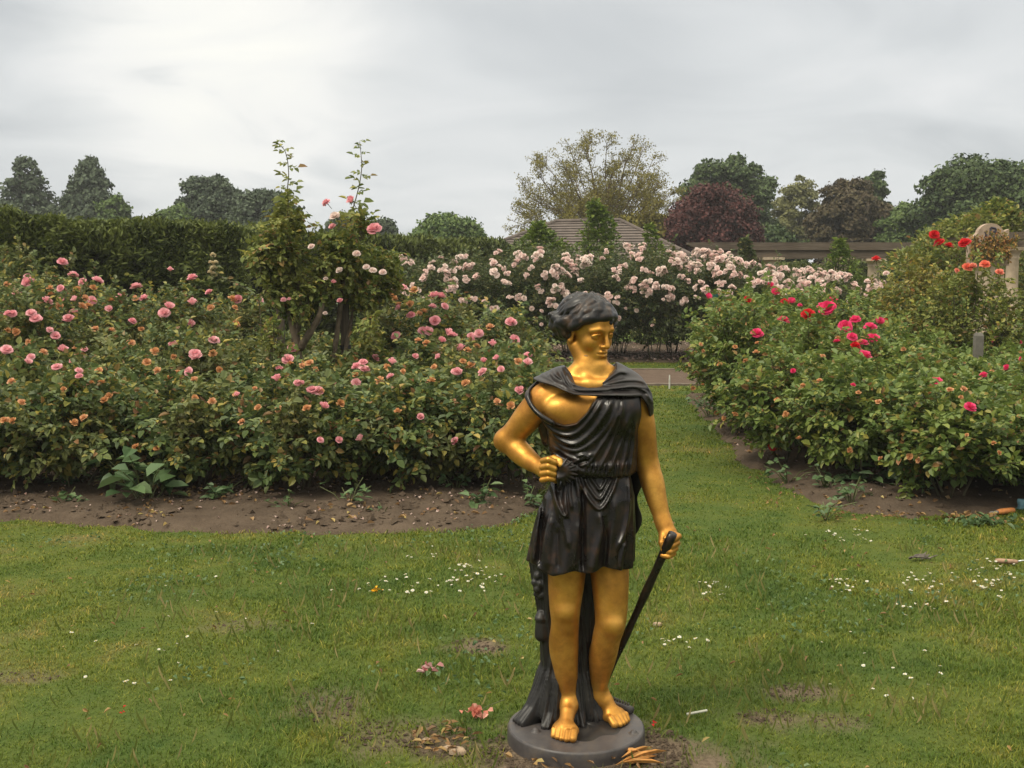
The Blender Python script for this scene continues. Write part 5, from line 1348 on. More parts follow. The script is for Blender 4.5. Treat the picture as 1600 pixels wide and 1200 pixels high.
climber("climbing_rose", "climbing rose on an old forked trunk with one tall bare shoot, left of the pair", 463, 10.7,
        [(386, 345, 488, 445, 66, 0), (398, 400, 480, 485, 34, .1), (424, 300, 472, 380, 26, 0), (430, 420, 520, 505, 34, .05), (395, 370, 430, 420, 14, -.2), (410, 490, 450, 580, 8, -.3)], 101,
        [[(466, 612, 0, 15), (465, 560, 0, 14), (463, 530, 0, 13), (452, 490, .05, 9), (446, 440, .1, 9)], [(468, 545, 0, 13), (484, 520, -.05, 11), (500, 490, -.05, 9), (504, 460, 0, 7)], [(460, 535, 0, 11), (470, 480, .05, 8), (462, 420, .05, 6)]],
        [[(452, 330), (449, 300), (451, 270), (446, 238), (432, 221)]],
        [(414, 385, 'spent', 7), (443, 468, 'pink', 10), (486, 385, 'blush', 12), (452, 468, 'pink', 8)])
climber("climbing_rose", "climbing rose with pink blooms at its top beside the strapped wooden post", 530, 10.9,
        [(492, 345, 590, 430, 66, 0), (520, 400, 625, 485, 50, .15), (480, 385, 560, 475, 38, 0), (575, 378, 628, 445, 26, .3), (545, 325, 580, 360, 10, 0), (560, 480, 610, 570, 12, -.3)], 102,
        [[(524, 610, -.06, 10), (522, 560, -.06, 9), (528, 510, 0, 8), (536, 440, 0, 8), (540, 400, 0, 6)], [(530, 600, .06, 6), (545, 520, .1, 6), (560, 450, .1, 5)]],
        [[(546, 350), (552, 325), (560, 295), (565, 265), (564, 240), (562, 221)]],
        [(509, 316, 'pink', 15), (549, 314, 'pink', 18), (523, 337, 'blush', 18), (584, 357, 'pink', 25), (519, 353, 'pink', 13), (557, 396, 'blush', 14), (530, 422, 'blush', 13), (521, 441, 'pink', 11), (531, 469, 'pink', 10), (509, 435, 'blush', 8), (583, 422, 'blush', 13), (572, 417, 'blush', 12), (598, 425, 'blush', 13), (508, 489, 'blush', 8)])
for (x, Y, yt, w, lab, band) in ((437, 11.3, 455, 11, "plain weathered wooden post behind the forked rose trunk", 0), (538, 11.05, 430, 12, "weathered wooden post with a dark strap tied round it", 1), (1533, 11.6, 520, 12, "grey square post among the red roses on the right", 0)):
    b = np.array([at_y(x, 430, Y)[0], Y, 0]); hw = w*Y/FPX/2; zt = at_y(x, yt, Y)[2]; m = MB(); e_ = .012
    t = thing("wooden_post", lab, "post", b)
    m.add([(-hw,-hw,-.1),(hw,-hw,-.1),(hw,hw,-.1),(-hw,hw,-.1),(-hw,-hw,zt-.03),(hw,-hw,zt-.03),(hw,hw,zt-.03),(-hw,hw,zt-.03),(-hw+e_,-hw+e_,zt),(hw-e_,-hw+e_,zt),(hw-e_,hw-e_,zt),(-hw+e_,hw-e_,zt)],
          [(0,3,2,1),(0,1,5,4),(1,2,6,5),(2,3,7,6),(3,0,4,7),(4,5,9,8),(5,6,10,9),(6,7,11,10),(7,4,8,11),(8,9,10,11)])
    m.build("post", M_POST if x < 1500 else plain("pale_grey_post", (.15, .14, .12), .9, bump=.3), t)
    if band:
        m = MB(); z = at_y(x, 543, Y)[2]
        for q in (z, z + .012): lathe(m, [(hw*1.5, q - .012), (hw*1.56, q), (hw*1.5, q + .012)], 20)
        m.build("strap", plain("dark_strap", (.02, .02, .022), .7), t)
# one tall cream bloom spike leaning out of the left climber
b = ground(333, 610); b[1] = 11.6; b[0] = at_y(333, 430, 11.6)[0]
t = thing("rose_cane", "lone arching rose cane topped with a stack of cream blooms, before the hedge", "rose cane", (b[0], 11.6, 0)); bo = np.array([b[0], 11.6, 0])
P_ = spline(np.array([at_y(x, y, 11.6) - bo for x, y in ((405, 470), (395, 458), (375, 446), (352, 436), (338, 428), (333, 405))]), 5)
m = MB(); tube(m, np.vstack([[P_[0] + np.array([.05, 0, -1.3])], P_]), np.concatenate([[.007], np.linspace(.006, .003, len(P_))]), 5); m.build("stem", M_CANE, t)
f = MB(); k = np.linspace(3, len(P_) - 3, 12).astype(int); a = np.arange(12)*2.4; compound(f, P_[k], np.stack([np.cos(a), .6*np.sin(a), -.1 + 0*a], -1), np.stack([0*a, -.5 + 0*a, 1 + 0*a], -1), .07, r); f.build("leaves", LEAF_L, t)
for x, y, s_ in ((333, 398, 10), (331, 411, 12), (336, 410, 11), (333, 419, 14), (329, 426, 11), (334, 428, 11)):
    q = link("bloom", BL['cream'][0], t); q.location = tuple(at_y(x, y, 11.55) - bo); q.rotation_euler = (r.uniform(.2, .8), r.uniform(-.5, .5), r.uniform(0, 6)); q.scale = (s_*.5*11.6/FPX,)*3

# ---- green shrubs and creepers in the middle distance
def shrub(name, label, cat, px0, px1, pyt, Y, lm, n, leaf, seed, cone=0.0):
    rr = np.random.default_rng(seed); a, b_ = at_y(px0, pyt, Y), at_y(px1, pyt, Y); cx, hw, h_ = (a[0]+b_[0])/2, (b_[0]-a[0])/2, a[2]
    t = thing(name, label, cat, (cx, Y, 0)); z = rr.random(n)*h_; th = rr.uniform(0, 6.28, n); q = rr.random(n)**.4
    prof = np.where(z/h_ < .6, 1, 1 - ((z/h_ - .6)/.4)**(1.6 - cone))*(1 - .45*cone*(z/h_)); wob = 1 + .38*np.sin(th*2 + z*3.1 + seed)*np.sin(z*4.3 + seed*1.7) + .18*np.sin(th*5 + z*9)
    p = np.stack([np.cos(th)*hw*prof*q*wob + .25*hw*np.sin(z*3 + seed), np.sin(th)*hw*prof*q*wob, z], -1); d = unit(np.stack([np.cos(th), np.sin(th), .35 + 0*th], -1) + rr.normal(size=(n, 3))*.5)
    f = MB(); compound(f, p, d, unit(np.array([0, 0, 1.]) + rr.normal(size=(n, 3))*.4), leaf*rr.uniform(.7, 1.3, n), rr, 3); f.build("foliage", lm, t)
    m = MB()
    for i in range(6): tube(m, [(0, 0, -.05), (math.cos(i)*hw*.3, math.sin(i)*hw*.3, h_*.45), (math.cos(i*1.3)*hw*.5, math.sin(i*1.3)*hw*.5, h_*.85)], [.03, .02, .008], 5)
    m.build("stems", M_CANE, t); return t
LEAF_G = rose_leaf("fresh_green_leaves", [(0, (0.059, 0.106, 0.018)), (.5, (0.106, 0.172, 0.024)), (.9, (0.185, 0.251, 0.037)), (1, (0.264, 0.290, 0.053))], (0.145, 0.198, 0.026), 1.4)
shrub("green_shrub", "tall narrow fresh green shrub in front of the hut roof", "shrub", 898, 962, 316, 25.5, LEAF_G, 2400, .085, 201, .15)
shrub("green_shrub", "broad green shrub hiding the left end of the hut roof", "shrub", 786, 884, 352, 25.5, LEAF_G, 3200, .085, 202)
shrub("green_shrub", "small green shrub at the right slope of the hut roof", "shrub", 996, 1036, 352, 25.0, LEAF_G, 900, .08, 203, .3)
shrub("green_shrub", "thin leafy shrub climbing over the left end of the pergola beam", "shrub", 1148, 1184, 374, 24.5, LEAF_P, 1000, .08, 204, .4)
shrub("green_shrub", "leafy climber on the third pergola column", "shrub", 1290, 1348, 376, 25.2, LEAF_G, 1200, .08, 205, .3)
shrub("green_shrub", "large yellow-green climber spilling over the pergola beams at the right", "shrub", 1418, 1650, 318, 22.0, LEAF_C, 7500, .095, 206)
shrub("green_shrub", "green shrub at the far left edge above the pink roses", "shrub", -40, 44, 408, 13.6, LEAF_W, 1200, .06, 207)
# ================================================================ small things on the lawn and in the beds
r = np.random.default_rng(123)
def lz(x, y): return float(.012*(ngrid(x, y, 5, .45) - .5) + .006*(ngrid(x, y, 6, .17) - .5))
M_WHITE = plain("daisy_petals", (.62, .61, .55), .7, var=.06); M_YEL = plain("daisy_centre", (.62, .42, .04), .8)
DAISY = []
for v in range(3):
    m = MB(); n = 13; a = np.arange(n)*6.283/n + v; h_ = .030 + .006*v
    c = np.tile([0, 0, h_], (n, 1)); d = np.stack([np.cos(a), np.sin(a), .25 - .12*v + .12*r.normal(size=n)], -1)
    leaves(m, c, d, np.tile([0, 0, 1.], (n, 1)), .0125, .0058, .1, .15, 0)
    lathe(m, [(0, h_ + .0030), (.0022, h_ + .0026), (.0034, h_ + .001), (.0036, h_ - .001)], 8, 1)
    tube(m, [(0, 0, -.005), (.002, .001, h_*.5), (0, 0, h_)], .0008, 4, 2, cap=False)
    DAISY.append(m.mesh("daisy", [M_WHITE, M_YEL, M_STEM], False))
CL = [("loose drift of daisies left of the statue's skirt", 735, 903, 52, 30, 50), ("scattered patch of daisies by the yellow dandelion", 622, 922, 70, 20, 24), ("thin patch of daisies between soil edge and statue", 650, 872, 60, 20, 10),
      ("daisy patch in the middle of the right lawn", 1448, 915, 55, 26, 34), ("daisy drift near the right edge below the trowel", 1550, 908, 42, 44, 40), ("daisy patch right of the staff, halfway to the edge", 1325, 918, 40, 16, 20), ("daisies just right of the staff", 1125, 925, 36, 17, 18),
      ("daisies along the edge of the right soil bed", 1318, 842, 60, 16, 22), ("low sparse daisies on the right lawn", 1445, 952, 52, 10, 10), ("daisies beside the statue's left knee", 1065, 1008, 55, 14, 10), ("three daisies on the left foreground lawn", 203, 1073, 14, 6, 4), ("lone daisies scattered over the left lawn", 300, 980, 280, 110, 22), ("lone daisies scattered over the right foreground lawn", 1380, 1040, 190, 90, 16)]
for lab, cx, cy, rx, ry, n in CL:
    for i in range(n):
        a, q = r.uniform(0, 6.283), math.sqrt(r.random())*r.uniform(.5, 1.15); g = ground(cx + rx*q*math.cos(a), cy + ry*q*math.sin(a))
        if in_beds(g[0], g[1], .0) or np.hypot(g[0] - BASE[0], g[1] - BASE[1]) < .28: continue
        o = link("daisy", DAISY[int(r.integers(3))]); s_ = r.uniform(.45, .88)
        o.location = (g[0], g[1], lz(g[0], g[1])); o.rotation_euler = (r.uniform(-.35, .35), r.uniform(-.35, .35), r.uniform(0, 6.28)); o.scale = (s_,)*3
        tag(o, "white daisy in the " + lab if not lab.startswith(("daisies", "lone", "three", "thin", "loose", "scattered", "low")) else "white daisy, one of the " + lab, "daisy", lab)

# weeds in the beds
def weed(px, py, size, n, leaf, label, seed, name="weed_plant", mat=None, upr=.5):
    rr = np.random.default_rng(seed); g = ground(px, py); t = thing(name, label, "weed", (g[0], g[1], .03)); f, m = MB(), MB()
    k = 5 + n//6; tips = rr.normal(size=(k, 3))*np.array([size*.5, size*.5, size*.25]) + np.array([0, 0, size*upr]); tips[:, 2] = np.maximum(tips[:, 2], .02)
    for q in tips: tube(m, [(0, 0, -.04), q*.5 + np.array([0, 0, size*.1]), q], .0035, 4, cap=False)
    i = rr.integers(0, k, n); A = tips[i]*rr.uniform(.45, 1.05, n)[:, None] + rr.normal(size=(n, 3))*size*.06; a = rr.uniform(0, 6.28, n)
    leaves(f, A, np.stack([np.cos(a), np.sin(a), rr.uniform(-.35, .3, n)], -1), np.array([0, -.25, 1.]) + rr.normal(size=(n, 3))*.3, leaf*rr.uniform(.6, 1.25, n), leaf*rr.uniform(.45, .85, n), .15, .2)
    f.build("leaves", mat or LEAF_W, t); m.build("stems", M_STEM, t, smooth=True)
for a in [(228, 797, .42, 40, .16, "large broad-leaved weed on the left soil strip, biggest leaves in the bed"), (345, 792, .20, 26, .07, "small leafy weed right of the broad-leaved one on the left soil"), (116, 772, .26, 34, .085, "rounded leafy weed left of the broad-leaved one on the left soil"), (104, 796, .16, 20, .07, "small weed below the rounded leafy weed near the left edge"), (265, 775, .28, 34, .07, "spreading weed against the right side of the broad-leaved one"), (20, 738, .24, 24, .09, "leafy weed at the left edge of the photo"), (170, 765, .18, 20, .07, "little weed between the rounded and broad-leaved weeds"),
          (545, 800, .22, 30, .06, "upright leafy weed in the middle of the left soil strip"), (450, 806, .14, 18, .045, "tiny ferny weed on the soil left of the upright one"), (418, 770, .16, 20, .05, "small weed beneath the front rose bush in the middle"), (712, 776, .18, 16, .06, "thin weed left of the statue on the soil"), (750, 800, .20, 24, .075, "round-leaved weed on the soil just left of the statue"), (826, 795, .18, 24, .06, "weed at the bed edge behind the statue's skirt"), (830, 740, .24, 26, .07, "leafy weed seen under the statue's bent arm"), (600, 812, .10, 12, .04, "very small weed on the bare soil in the middle"),
          (1362, 770, .30, 30, .12, "broad-leaved weed at the front of the right bed"), (1290, 770, .22, 28, .06, "low weed left of the broad-leaved one in the right bed"), (1330, 792, .22, 28, .06, "spreading weed at the grass edge of the right bed"), (1230, 758, .2, 24, .06, "weed at the left front corner of the right bed"), (1108, 655, .35, 34, .08, "tuft of weeds at the far left tip of the right bed"), (1290, 812, .18, 20, .05, "weed growing out onto the grass below the right bed"), (1440, 778, .2, 24, .06, "weed under the right-hand front rose bush"), (1560, 770, .22, 26, .07, "weed near the right edge of the photo, on the soil")]:
    weed(*a, seed=int(a[0]*7 + a[1]))

# litter: petals, crumbs of soil, dry leaves; nobody could count these
def litter(name, label, cat, mat, xy, L, W, zf, tilt=.35, seed=1):
    rr = np.random.default_rng(seed); xy = np.asarray(xy); n = len(xy); a = rr.uniform(0, 6.28, n); f = MB()
    z = zf(xy[:, 0], xy[:, 1]) + rr.uniform(.004, .016, n)
    leaves(f, np.stack([xy[:, 0], xy[:, 1], z], -1), np.stack([np.cos(a), np.sin(a), rr.uniform(-tilt, tilt, n)], -1), np.array([0, 0, 1.]) + rr.normal(size=(n, 3))*tilt, L*rr.uniform(.6, 1.4, n), W*rr.uniform(.6, 1.4, n), .3, .3)
    return tag(f.build(name, mat), label, cat, kind='stuff')
def inside(poly, n, seed, m=.08, bias=None):
    rr = np.random.default_rng(seed); lo, hi = poly.min(0), poly.max(0); out = []
    while len(out) < n:
        p = rr.uniform(lo, hi, (n*3, 2)); k = poly_sd(poly, p[:, 0], p[:, 1]) > m
        if bias: k &= rr.random(len(p)) < bias(p[:, 0], p[:, 1])
        out += list(p[k])
    return np.array(out[:n])
zl, zr, zp = soil_z(BED_L, .07), soil_z(BED_R, .07), soil_z(BED_P, .06)
lawnz = lambda x, y: .012*(ngrid(x, y, 5, .45) - .5) + .016
front = lambda x, y: np.clip(1.7 - (y - 6.8)*.35, .08, 1)*np.clip(2.2*ngrid(x, y, 41, .45)**2.2 + .06, 0, 1)
M_PET = leaf_mat("fallen_petals", [(0, (.42, .28, .24)), (.6, (.56, .44, .38)), (1, (.40, .22, .18))], trans=.2)
M_DRY = leaf_mat("dry_leaves", [(0, (.15, .085, .040)), (.5, (.27, .155, .065)), (.85, (.38, .25, .10)), (1, (.42, .35, .12))], trans=.15)
litter("fallen_petals", "pale fallen rose petals on the soil of the left bed", "petals", M_PET, inside(BED_L, 1300, 51, .05, front), .022, .016, zl, seed=52)
litter("fallen_petals", "fallen rose petals on the soil of the right bed", "petals", M_PET, inside(BED_R, 500, 53, .05), .022, .016, zr, seed=54)
litter("fallen_petals", "carpet of pale petals under the pink shrub roses beyond the path", "petals", M_PET, inside(BED_P, 5200, 55, .05, lambda x, y: np.clip(1.4 - (y - 19.8)*.35, .1, 1)), .050, .038, zp, seed=56)
litter("dry_leaves", "brown dead leaves and twigs scattered on the soil of the left bed", "dead leaves", M_DRY, inside(BED_L, 1500, 57, .03, front), .045, .022, zl, .6, seed=58)
litter("dry_leaves", "brown dead leaves on the soil of the right bed", "dead leaves", M_DRY, inside(BED_R, 1100, 59, .03), .045, .024, zr, .6, seed=60)
gx_, gy_ = scatter(-3.2, 3.4, 3.2, 8.0, 9); k = ~in_beds(gx_, gy_, -.05) & (np.hypot(gx_ - BASE[0], gy_ - BASE[1]) > .26)
litter("dry_leaves", "bits of dry leaf and straw lying in the lawn", "dead leaves", M_DRY, np.stack([gx_[k], gy_[k]], -1), .026, .010, lawnz, .5, seed=62)
pp_ = []
for cx, cy, rx, ry, n in ((905, 1182, 120, 30, 110), (690, 1160, 50, 25, 50), (1215, 760, 50, 30, 40), (1350, 805, 90, 12, 70)):
    a = r.uniform(0, 6.28, n); q = np.sqrt(r.random(n)); pp_ += [ground(cx + rx*q_*math.cos(a_), cy + ry*q_*math.sin(a_))[:2] for a_, q_ in zip(a, q)]
pp_ = np.array(pp_); pp_ = pp_[np.hypot(pp_[:, 0] - BASE[0], pp_[:, 1] - BASE[1]) > .255]
litter("dry_leaves", "dead leaves and petals round the plinth and along the right bed edge", "dead leaves", M_DRY, pp_, .030, .014, lawnz, .5, seed=63)
def clods(label, poly, n, zf, seed, bias=None):
    rr = np.random.default_rng(seed); xy = inside(poly, n, seed, .04, bias); s_ = .006 + .030*rr.random(n)**4
    C = np.stack([xy[:, 0], xy[:, 1], zf(xy[:, 0], xy[:, 1]) + s_*.1], -1)
    O = np.array([(1,0,0),(-1,0,0),(0,1,0),(0,-1,0),(0,0,.75),(0,0,-.6)], float)
    V = C[:, None] + O[None]*s_[:, None, None]*rr.uniform(.55, 1.3, (n, 6, 1)) + rr.normal(size=(n, 6, 3))*s_[:, None, None]*.2
    F = np.array([(0,2,4),(2,1,4),(1,3,4),(3,0,4),(2,0,5),(1,2,5),(3,1,5),(0,3,5)])
    b = np.arange(n)[:, None, None]*6
    tag(MB().add(V.reshape(-1, 3), [(b + F[None]).reshape(-1, 3)]).build("soil_crumbs", M_SOIL, smooth=False), label, "soil", kind='stuff')
clods("crumbs and clods of earth on the left bed", BED_L, 9000, zl, 71, front)
clods("crumbs and clods of earth on the right bed", BED_R, 4500, zr, 72)

bp_ = []
for cx, cy, rx, ry, a_ in BARE:
    n_ = int(rx*ry*.3*a_); th_ = r.uniform(0, 6.28, n_); q_ = np.sqrt(r.random(n_))*1.05; bp_ += [ground(cx + rx*b*math.cos(a), cy + ry*b*math.sin(a))[:2] for a, b in zip(th_, q_)]
bp_ = np.array(bp_); bp_ = bp_[np.hypot(bp_[:, 0] - BASE[0], bp_[:, 1] - BASE[1]) > .25]
O_ = np.array([(1,0,0),(-1,0,0),(0,1,0),(0,-1,0),(0,0,.7),(0,0,-.6)], float); s__ = .0025 + .008*r.random(len(bp_))**3
V_ = np.concatenate([bp_, np.full((len(bp_), 1), .006)], 1)[:, None] + O_[None]*s__[:, None, None]*r.uniform(.5, 1.3, (len(bp_), 6, 1))
tag(MB().add(V_.reshape(-1, 3), [(np.arange(len(bp_))[:, None, None]*6 + np.array([(0,2,4),(2,1,4),(1,3,4),(3,0,4),(2,0,5),(1,2,5),(3,1,5),(0,3,5)])[None]).reshape(-1, 3)]).build("soil_crumbs", M_SOIL), "crumbs of earth in the worn patches of the lawn", "soil", kind='stuff')

# clover and other flat-leaved weeds in the turf
cx_, cy_ = scatter(-3.4, 4.2, 3.2, 8.0, 330); k = ~in_beds(cx_, cy_, -.03) & (np.hypot(cx_ - BASE[0], cy_ - BASE[1]) > .27) & (r.random(len(cx_)) < np.clip(ngrid(cx_, cy_, 91, .55)*3.2 - 1.9, 0, 1)*ngrid(cx_, cy_, 92, .16)*1.4)
litter("clover", "patches of clover and flat-leaved weeds spreading through the lawn", "clover", LEAF_W, np.stack([cx_[k], cy_[k]], -1), .022, .018, lambda x, y: .012*(ngrid(x, y, 5, .45) - .5) + .020, .35, seed=93)

# taller tufts and straws in the foreground grass
def lawn_tuft(n, seed):
    rr = np.random.default_rng(seed); m = MB()
    x, y = rr.uniform(-2.2, 2.6, n), rr.uniform(3.2, 6.5, n); k = ~in_beds(x, y, -.02) & (np.hypot(x - BASE[0], y - BASE[1]) > .27) & (rr.random(n) < ngrid(x, y, 81, .4)**2*1.6); x, y = x[k], y[k]; n = len(x)
    a = rr.uniform(0, 6.28, n); h_ = rr.uniform(.035, .085, n); d = np.stack([np.cos(a)*.6, np.sin(a)*.6, .7 + 0*a], -1)
    leaves(m, np.stack([x, y, 0*x], -1), d, np.stack([np.cos(a), np.sin(a), .3 + 0*a], -1), h_, .0016, .1, .3)
    tag(m.build("grass_tufts", leaf_mat("straw_grass", [(0, (.12, .17, .03)), (.6, (.20, .22, .05)), (1, (.42, .34, .16))], trans=.3)), "longer straws and tufts standing out of the foreground lawn", "grass", kind='stuff')
lawn_tuft(6500, 82)

# single things
def at(px, py, z=.02): g = ground(px, py, z); return g
def petal_thing(name, label, cat, px, py, n, size, mat, seed):
    rr = np.random.default_rng(seed); g = at(px, py); m = MB(); o = rr.normal(size=(n, 3))*np.array([size*.5, size*.35, .006]) + np.array([0, 0, .01]); o[:, 2] = np.abs(o[:, 2])
    leaves(m, o, rdir(n, rr)*np.array([1, 1, .5]), np.array([0, 0, 1.]) + rr.normal(size=(n, 3))*.5, size*.6, size*.45, .3, .3); q = m.build(name, mat, loc=(g[0], g[1], .015)); tag(q, label, cat)
g = at(745, 1111, .03); m = MB(); rose_mesh(m, (0, 0, 0), .024, 5, (.5, -.3, .4), 0, ragged=.55); rr = np.random.default_rng(3); leaves(m, rr.normal(size=(14, 3))*np.array([.018, .011, .003]), rdir(14, rr)*np.array([1, 1, .4]), np.array([0, 0, 1.]) + rr.normal(size=(14, 3))*.4, .026, .020, .3, .4); tube(m, [(0, .01, -.01), (.04, .05, .0), (.10, .085, .01)], .0022, 5, 1)
tag(m.build("fallen_rose", [petal_mat('faded_coral_petals', (.55, .14, .09), (.72, .30, .22), (.80, .56, .46)), M_STEM], loc=g), "fallen faded coral rose with its stem, on the grass left of the plinth", "fallen rose")
petal_thing("fallen_rose", "flattened dark pink fallen rose on the lawn left of the statue's shins", "fallen rose", 668, 1048, 12, .055, petal_mat("wilted_pink_petals", (.30, .06, .08), (.45, .12, .13), (.62, .42, .40)), 6)
petal_thing("fallen_petal", "red scrap of petal on the bare earth right of the plinth", "petal", 1024, 1130, 3, .022, PM_RED, 7)
petal_thing("dry_leaf", "reddish dry leaf on the left foreground lawn", "dry leaf", 196, 1111, 3, .022, PM_RED, 8)
petal_thing("dandelion", "yellow dandelion among the daisies left of the statue", "dandelion", 588, 923, 22, .026, plain("dandelion_yellow", (.80, .42, .01), .7), 9)
for (x, y, L, lab, sd_) in ((1000, 1188, .16, "bundle of dry orange strap leaves in front of the plinth's right side", 1), (1026, 1180, .09, "single dry orange leaf lying right of the strap leaves", 2)):
    rr = np.random.default_rng(sd_); g = at(x, y); m = MB(); n = 9 if sd_ == 1 else 3; a = rr.normal(.5, .28, n) + (0 if sd_ == 1 else 2.4)
    leaves(m, rr.normal(size=(n, 3))*.01 + np.array([-.06 if sd_ == 1 else -.03, -.02, .012]), np.stack([np.cos(a), np.sin(a), .08 + 0*a], -1), np.array([0, 0, 1.]) + rr.normal(size=(n, 3))*.3, L*rr.uniform(.6, 1.1, n), .016, .3, .15)
    tag(m.build("dry_leaf", plain("dry_orange_leaf", (.50, .25, .07), .7, var=.35, scale=40), loc=(g[0], g[1], .01)), lab, "dry leaf")
for (x, y, s_, lab, sd_) in ((667, 1157, .020, "flat tan stone in the bare earth left of the plinth", 1), (716, 1173, .028, "larger pale stone nearer the plinth than the flat tan one", 2), (700, 1168, .016, "small tan stone between the two others left of the plinth", 3), (1027, 975, .020, "flat brownish stone on the lawn right of the staff", 4)):
    rr = np.random.default_rng(sd_ + 20); g = at(x, y, .01); m = MB(); th = np.arange(12)*6.283/12; rad = 1 + .22*rr.normal(size=12)*.6
    V = [np.array([np.cos(th)*rad*k_*s_, np.sin(th)*rad*k_*s_*.7, 0*th + z_*s_]).T for k_, z_ in ((1.02, -.3), (1.0, .1), (.8, .34), (.35, .42))]
    i = np.arange(3)[:, None]*12; j = np.arange(12)[None]; k = (j+1) % 12
    m.add(np.vstack(V + [np.array([[0, 0, .43*s_]])]), [np.stack([i+j, i+k, i+12+k, i+12+j], -1).reshape(-1, 4), np.stack([36+np.arange(12), 36+(np.arange(12)+1) % 12, np.full(12, 48)], -1)])
    tag(m.build("stone", plain("field_stone", (.34, .25, .17), .9, var=.3, scale=60, bump=.3), loc=g, smooth=True), lab, "stone")
# pale label stick
a, b = at(1073, 1116, .035), at(1105, 1110, .045); m = MB(); tube(m, np.array([a, (a+b)/2, b]) - a, .0045, 6); tag(m.build("stick", plain("pale_stick", (.45, .45, .38), .7), loc=a), "short pale straight stick lying on the grass right of the plinth", "stick")
# dead twig bundle
g = at(1438, 871, .02); m = MB(); rr = np.random.default_rng(4)
for i in range(9):
    c = rr.normal(size=3)*np.array([.025, .012, .003]) + np.array([0, 0, .010]); d_ = np.array([rr.uniform(.02, .055), rr.uniform(-.03, .03), rr.uniform(-.004, .014)]); tube(m, [c - d_, c + rr.normal(size=3)*.006, c + d_], [.004, .006, .002], 5)
tag(m.build("dead_twigs", plain("grey_twigs", (.13, .11, .095), .9, var=.5, scale=30), loc=g), "small grey knot of dead twigs on the right lawn", "twigs")
# pulled weeds heap
g = at(1528, 818, .0); t = thing("weed_heap", "heap of pulled weeds and dead leaves on the grass by the right bed", "weeds", g); rr = np.random.default_rng(5)
for nm, n, mt, sp, lf in (("green_leaves", 90, LEAF_W, .11, .055), ("dead_leaves", 60, M_DRY, .14, .05)):
    m = MB(); o = rr.normal(size=(n, 3))*np.array([sp, sp*.5, .02]); o[:, 2] = np.abs(o[:, 2]) + .015; o += np.array([.02 if nm[0] == 'g' else -.06, -.03 if nm[0] == 'g' else .08, 0])
    leaves(m, o, rdir(n, rr)*np.array([1, 1, .4]), np.array([0, 0, 1.]) + rr.normal(size=(n, 3))*.5, lf*rr.uniform(.5, 1.3, n), lf*.5, .25, .3); m.build(nm, mt, t)
# hand tools
def tool(px0, py0, px1, py1, rad, label, mat, blade, seed):
    a, b = at(px0, py0, .025), at(px1, py1, .025); t = thing("hand_tool", label, "garden tool", a); d = b - a; L = np.linalg.norm(d); u_ = d/L
    m = MB(); q = np.linspace(0, 1, 14)[:, None]; tube(m, d*q, rad*(.62 + .42*np.sin(math.pi*(.12 + .8*q[:, 0]))**.8 + .05*np.sin(q[:, 0]*9)), 14); m.build("handle", mat, t, smooth=True)
    if blade: 
        m = MB(); P_ = [d + u_*s - np.array([0, 0, z]) for s, z in ((-.005, -.001), (.02, -.008), (.045, -.012), (.07, .004), (.085, .012))]; tube(m, P_, [.006, .0045, .004, .0045, .006], 8)
        c = P_[-1]; sv = np.array([-u_[1], u_[0], 0]); V = []; ts = np.linspace(0, 1, 8)
        for q in ts: V += [c + u_*q*.13 + sv*w_*.034*math.sin(math.pi*min(1, .25 + q*.45))*(1 - max(0, q - .7)/.32) + np.array([0, 0, .012*abs(w_)**2 - .006 + .0]) for w_ in (-1, -.5, 0, .5, 1)]
        m.add(np.array(V), np.array([(i*5 + j, i*5 + j + 1, i*5 + j + 6, i*5 + j + 5) for i in range(7) for j in range(4)])); m.build("blade", plain("tool_steel", (.45, .47, .47), .35, .8), t, smooth=True)
    else:
        m = MB(); tube(m, [-u_*.001, -u_*.025], rad*.55, 12); tube(m, [-u_*.025, -u_*.06, -u_*.075], [rad*.5, rad*.55, rad*.3], 10); m.build("ferrule", plain("grey_ferrule", (.20, .19, .17), .6), t, smooth=True)
tool(1555, 876, 1590, 878, .0135, "hand trowel with a worn brown wooden handle on the right lawn", plain("worn_wood", (.30, .185, .12), .7, var=.3, scale=40), True, 1)
tool(1559, 800, 1584, 797, .020, "hand fork with an orange-brown handle at the edge of the right bed", plain("orange_wood", (.50, .19, .055), .5, var=.2, scale=40), False, 2)
# blue glove next to it: cuff and folded fingers
g = at(1596, 795, .0); t = thing("garden_glove", "light blue garden glove lying beside the orange-handled hand fork", "glove", g); M_GLV = plain("blue_glove", (.16, .30, .36), .8, var=.2, scale=50, bump=.3)
m = MB(); lathe(m, [(.0, .07), (.020, .068), (.034, .05), (.036, .025), (.030, .0)], 18); V0 = m.V[-1]; V0[:, 1] *= .8; V0[:, 0] += .012*np.sin(V0[:, 2]*60); m.build("cuff", M_GLV, t, smooth=True)
m = MB()
for i in range(4): tube(m, [(.03, -.03 + .018*i, .04), (.07, -.034 + .02*i, .036), (.10 - .008*abs(i - 1.5), -.036 + .021*i, .014)], [.013, .012, .008], 8)
tube(m, [(.02, -.03, .035), (.035, -.06, .024), (.055, -.07, .012)], [.013, .011, .008], 8); tube(m, [(.0, 0, .035), (.035, 0, .038)], [.03, .034], 12); m.build("fingers", M_GLV, t, smooth=True)
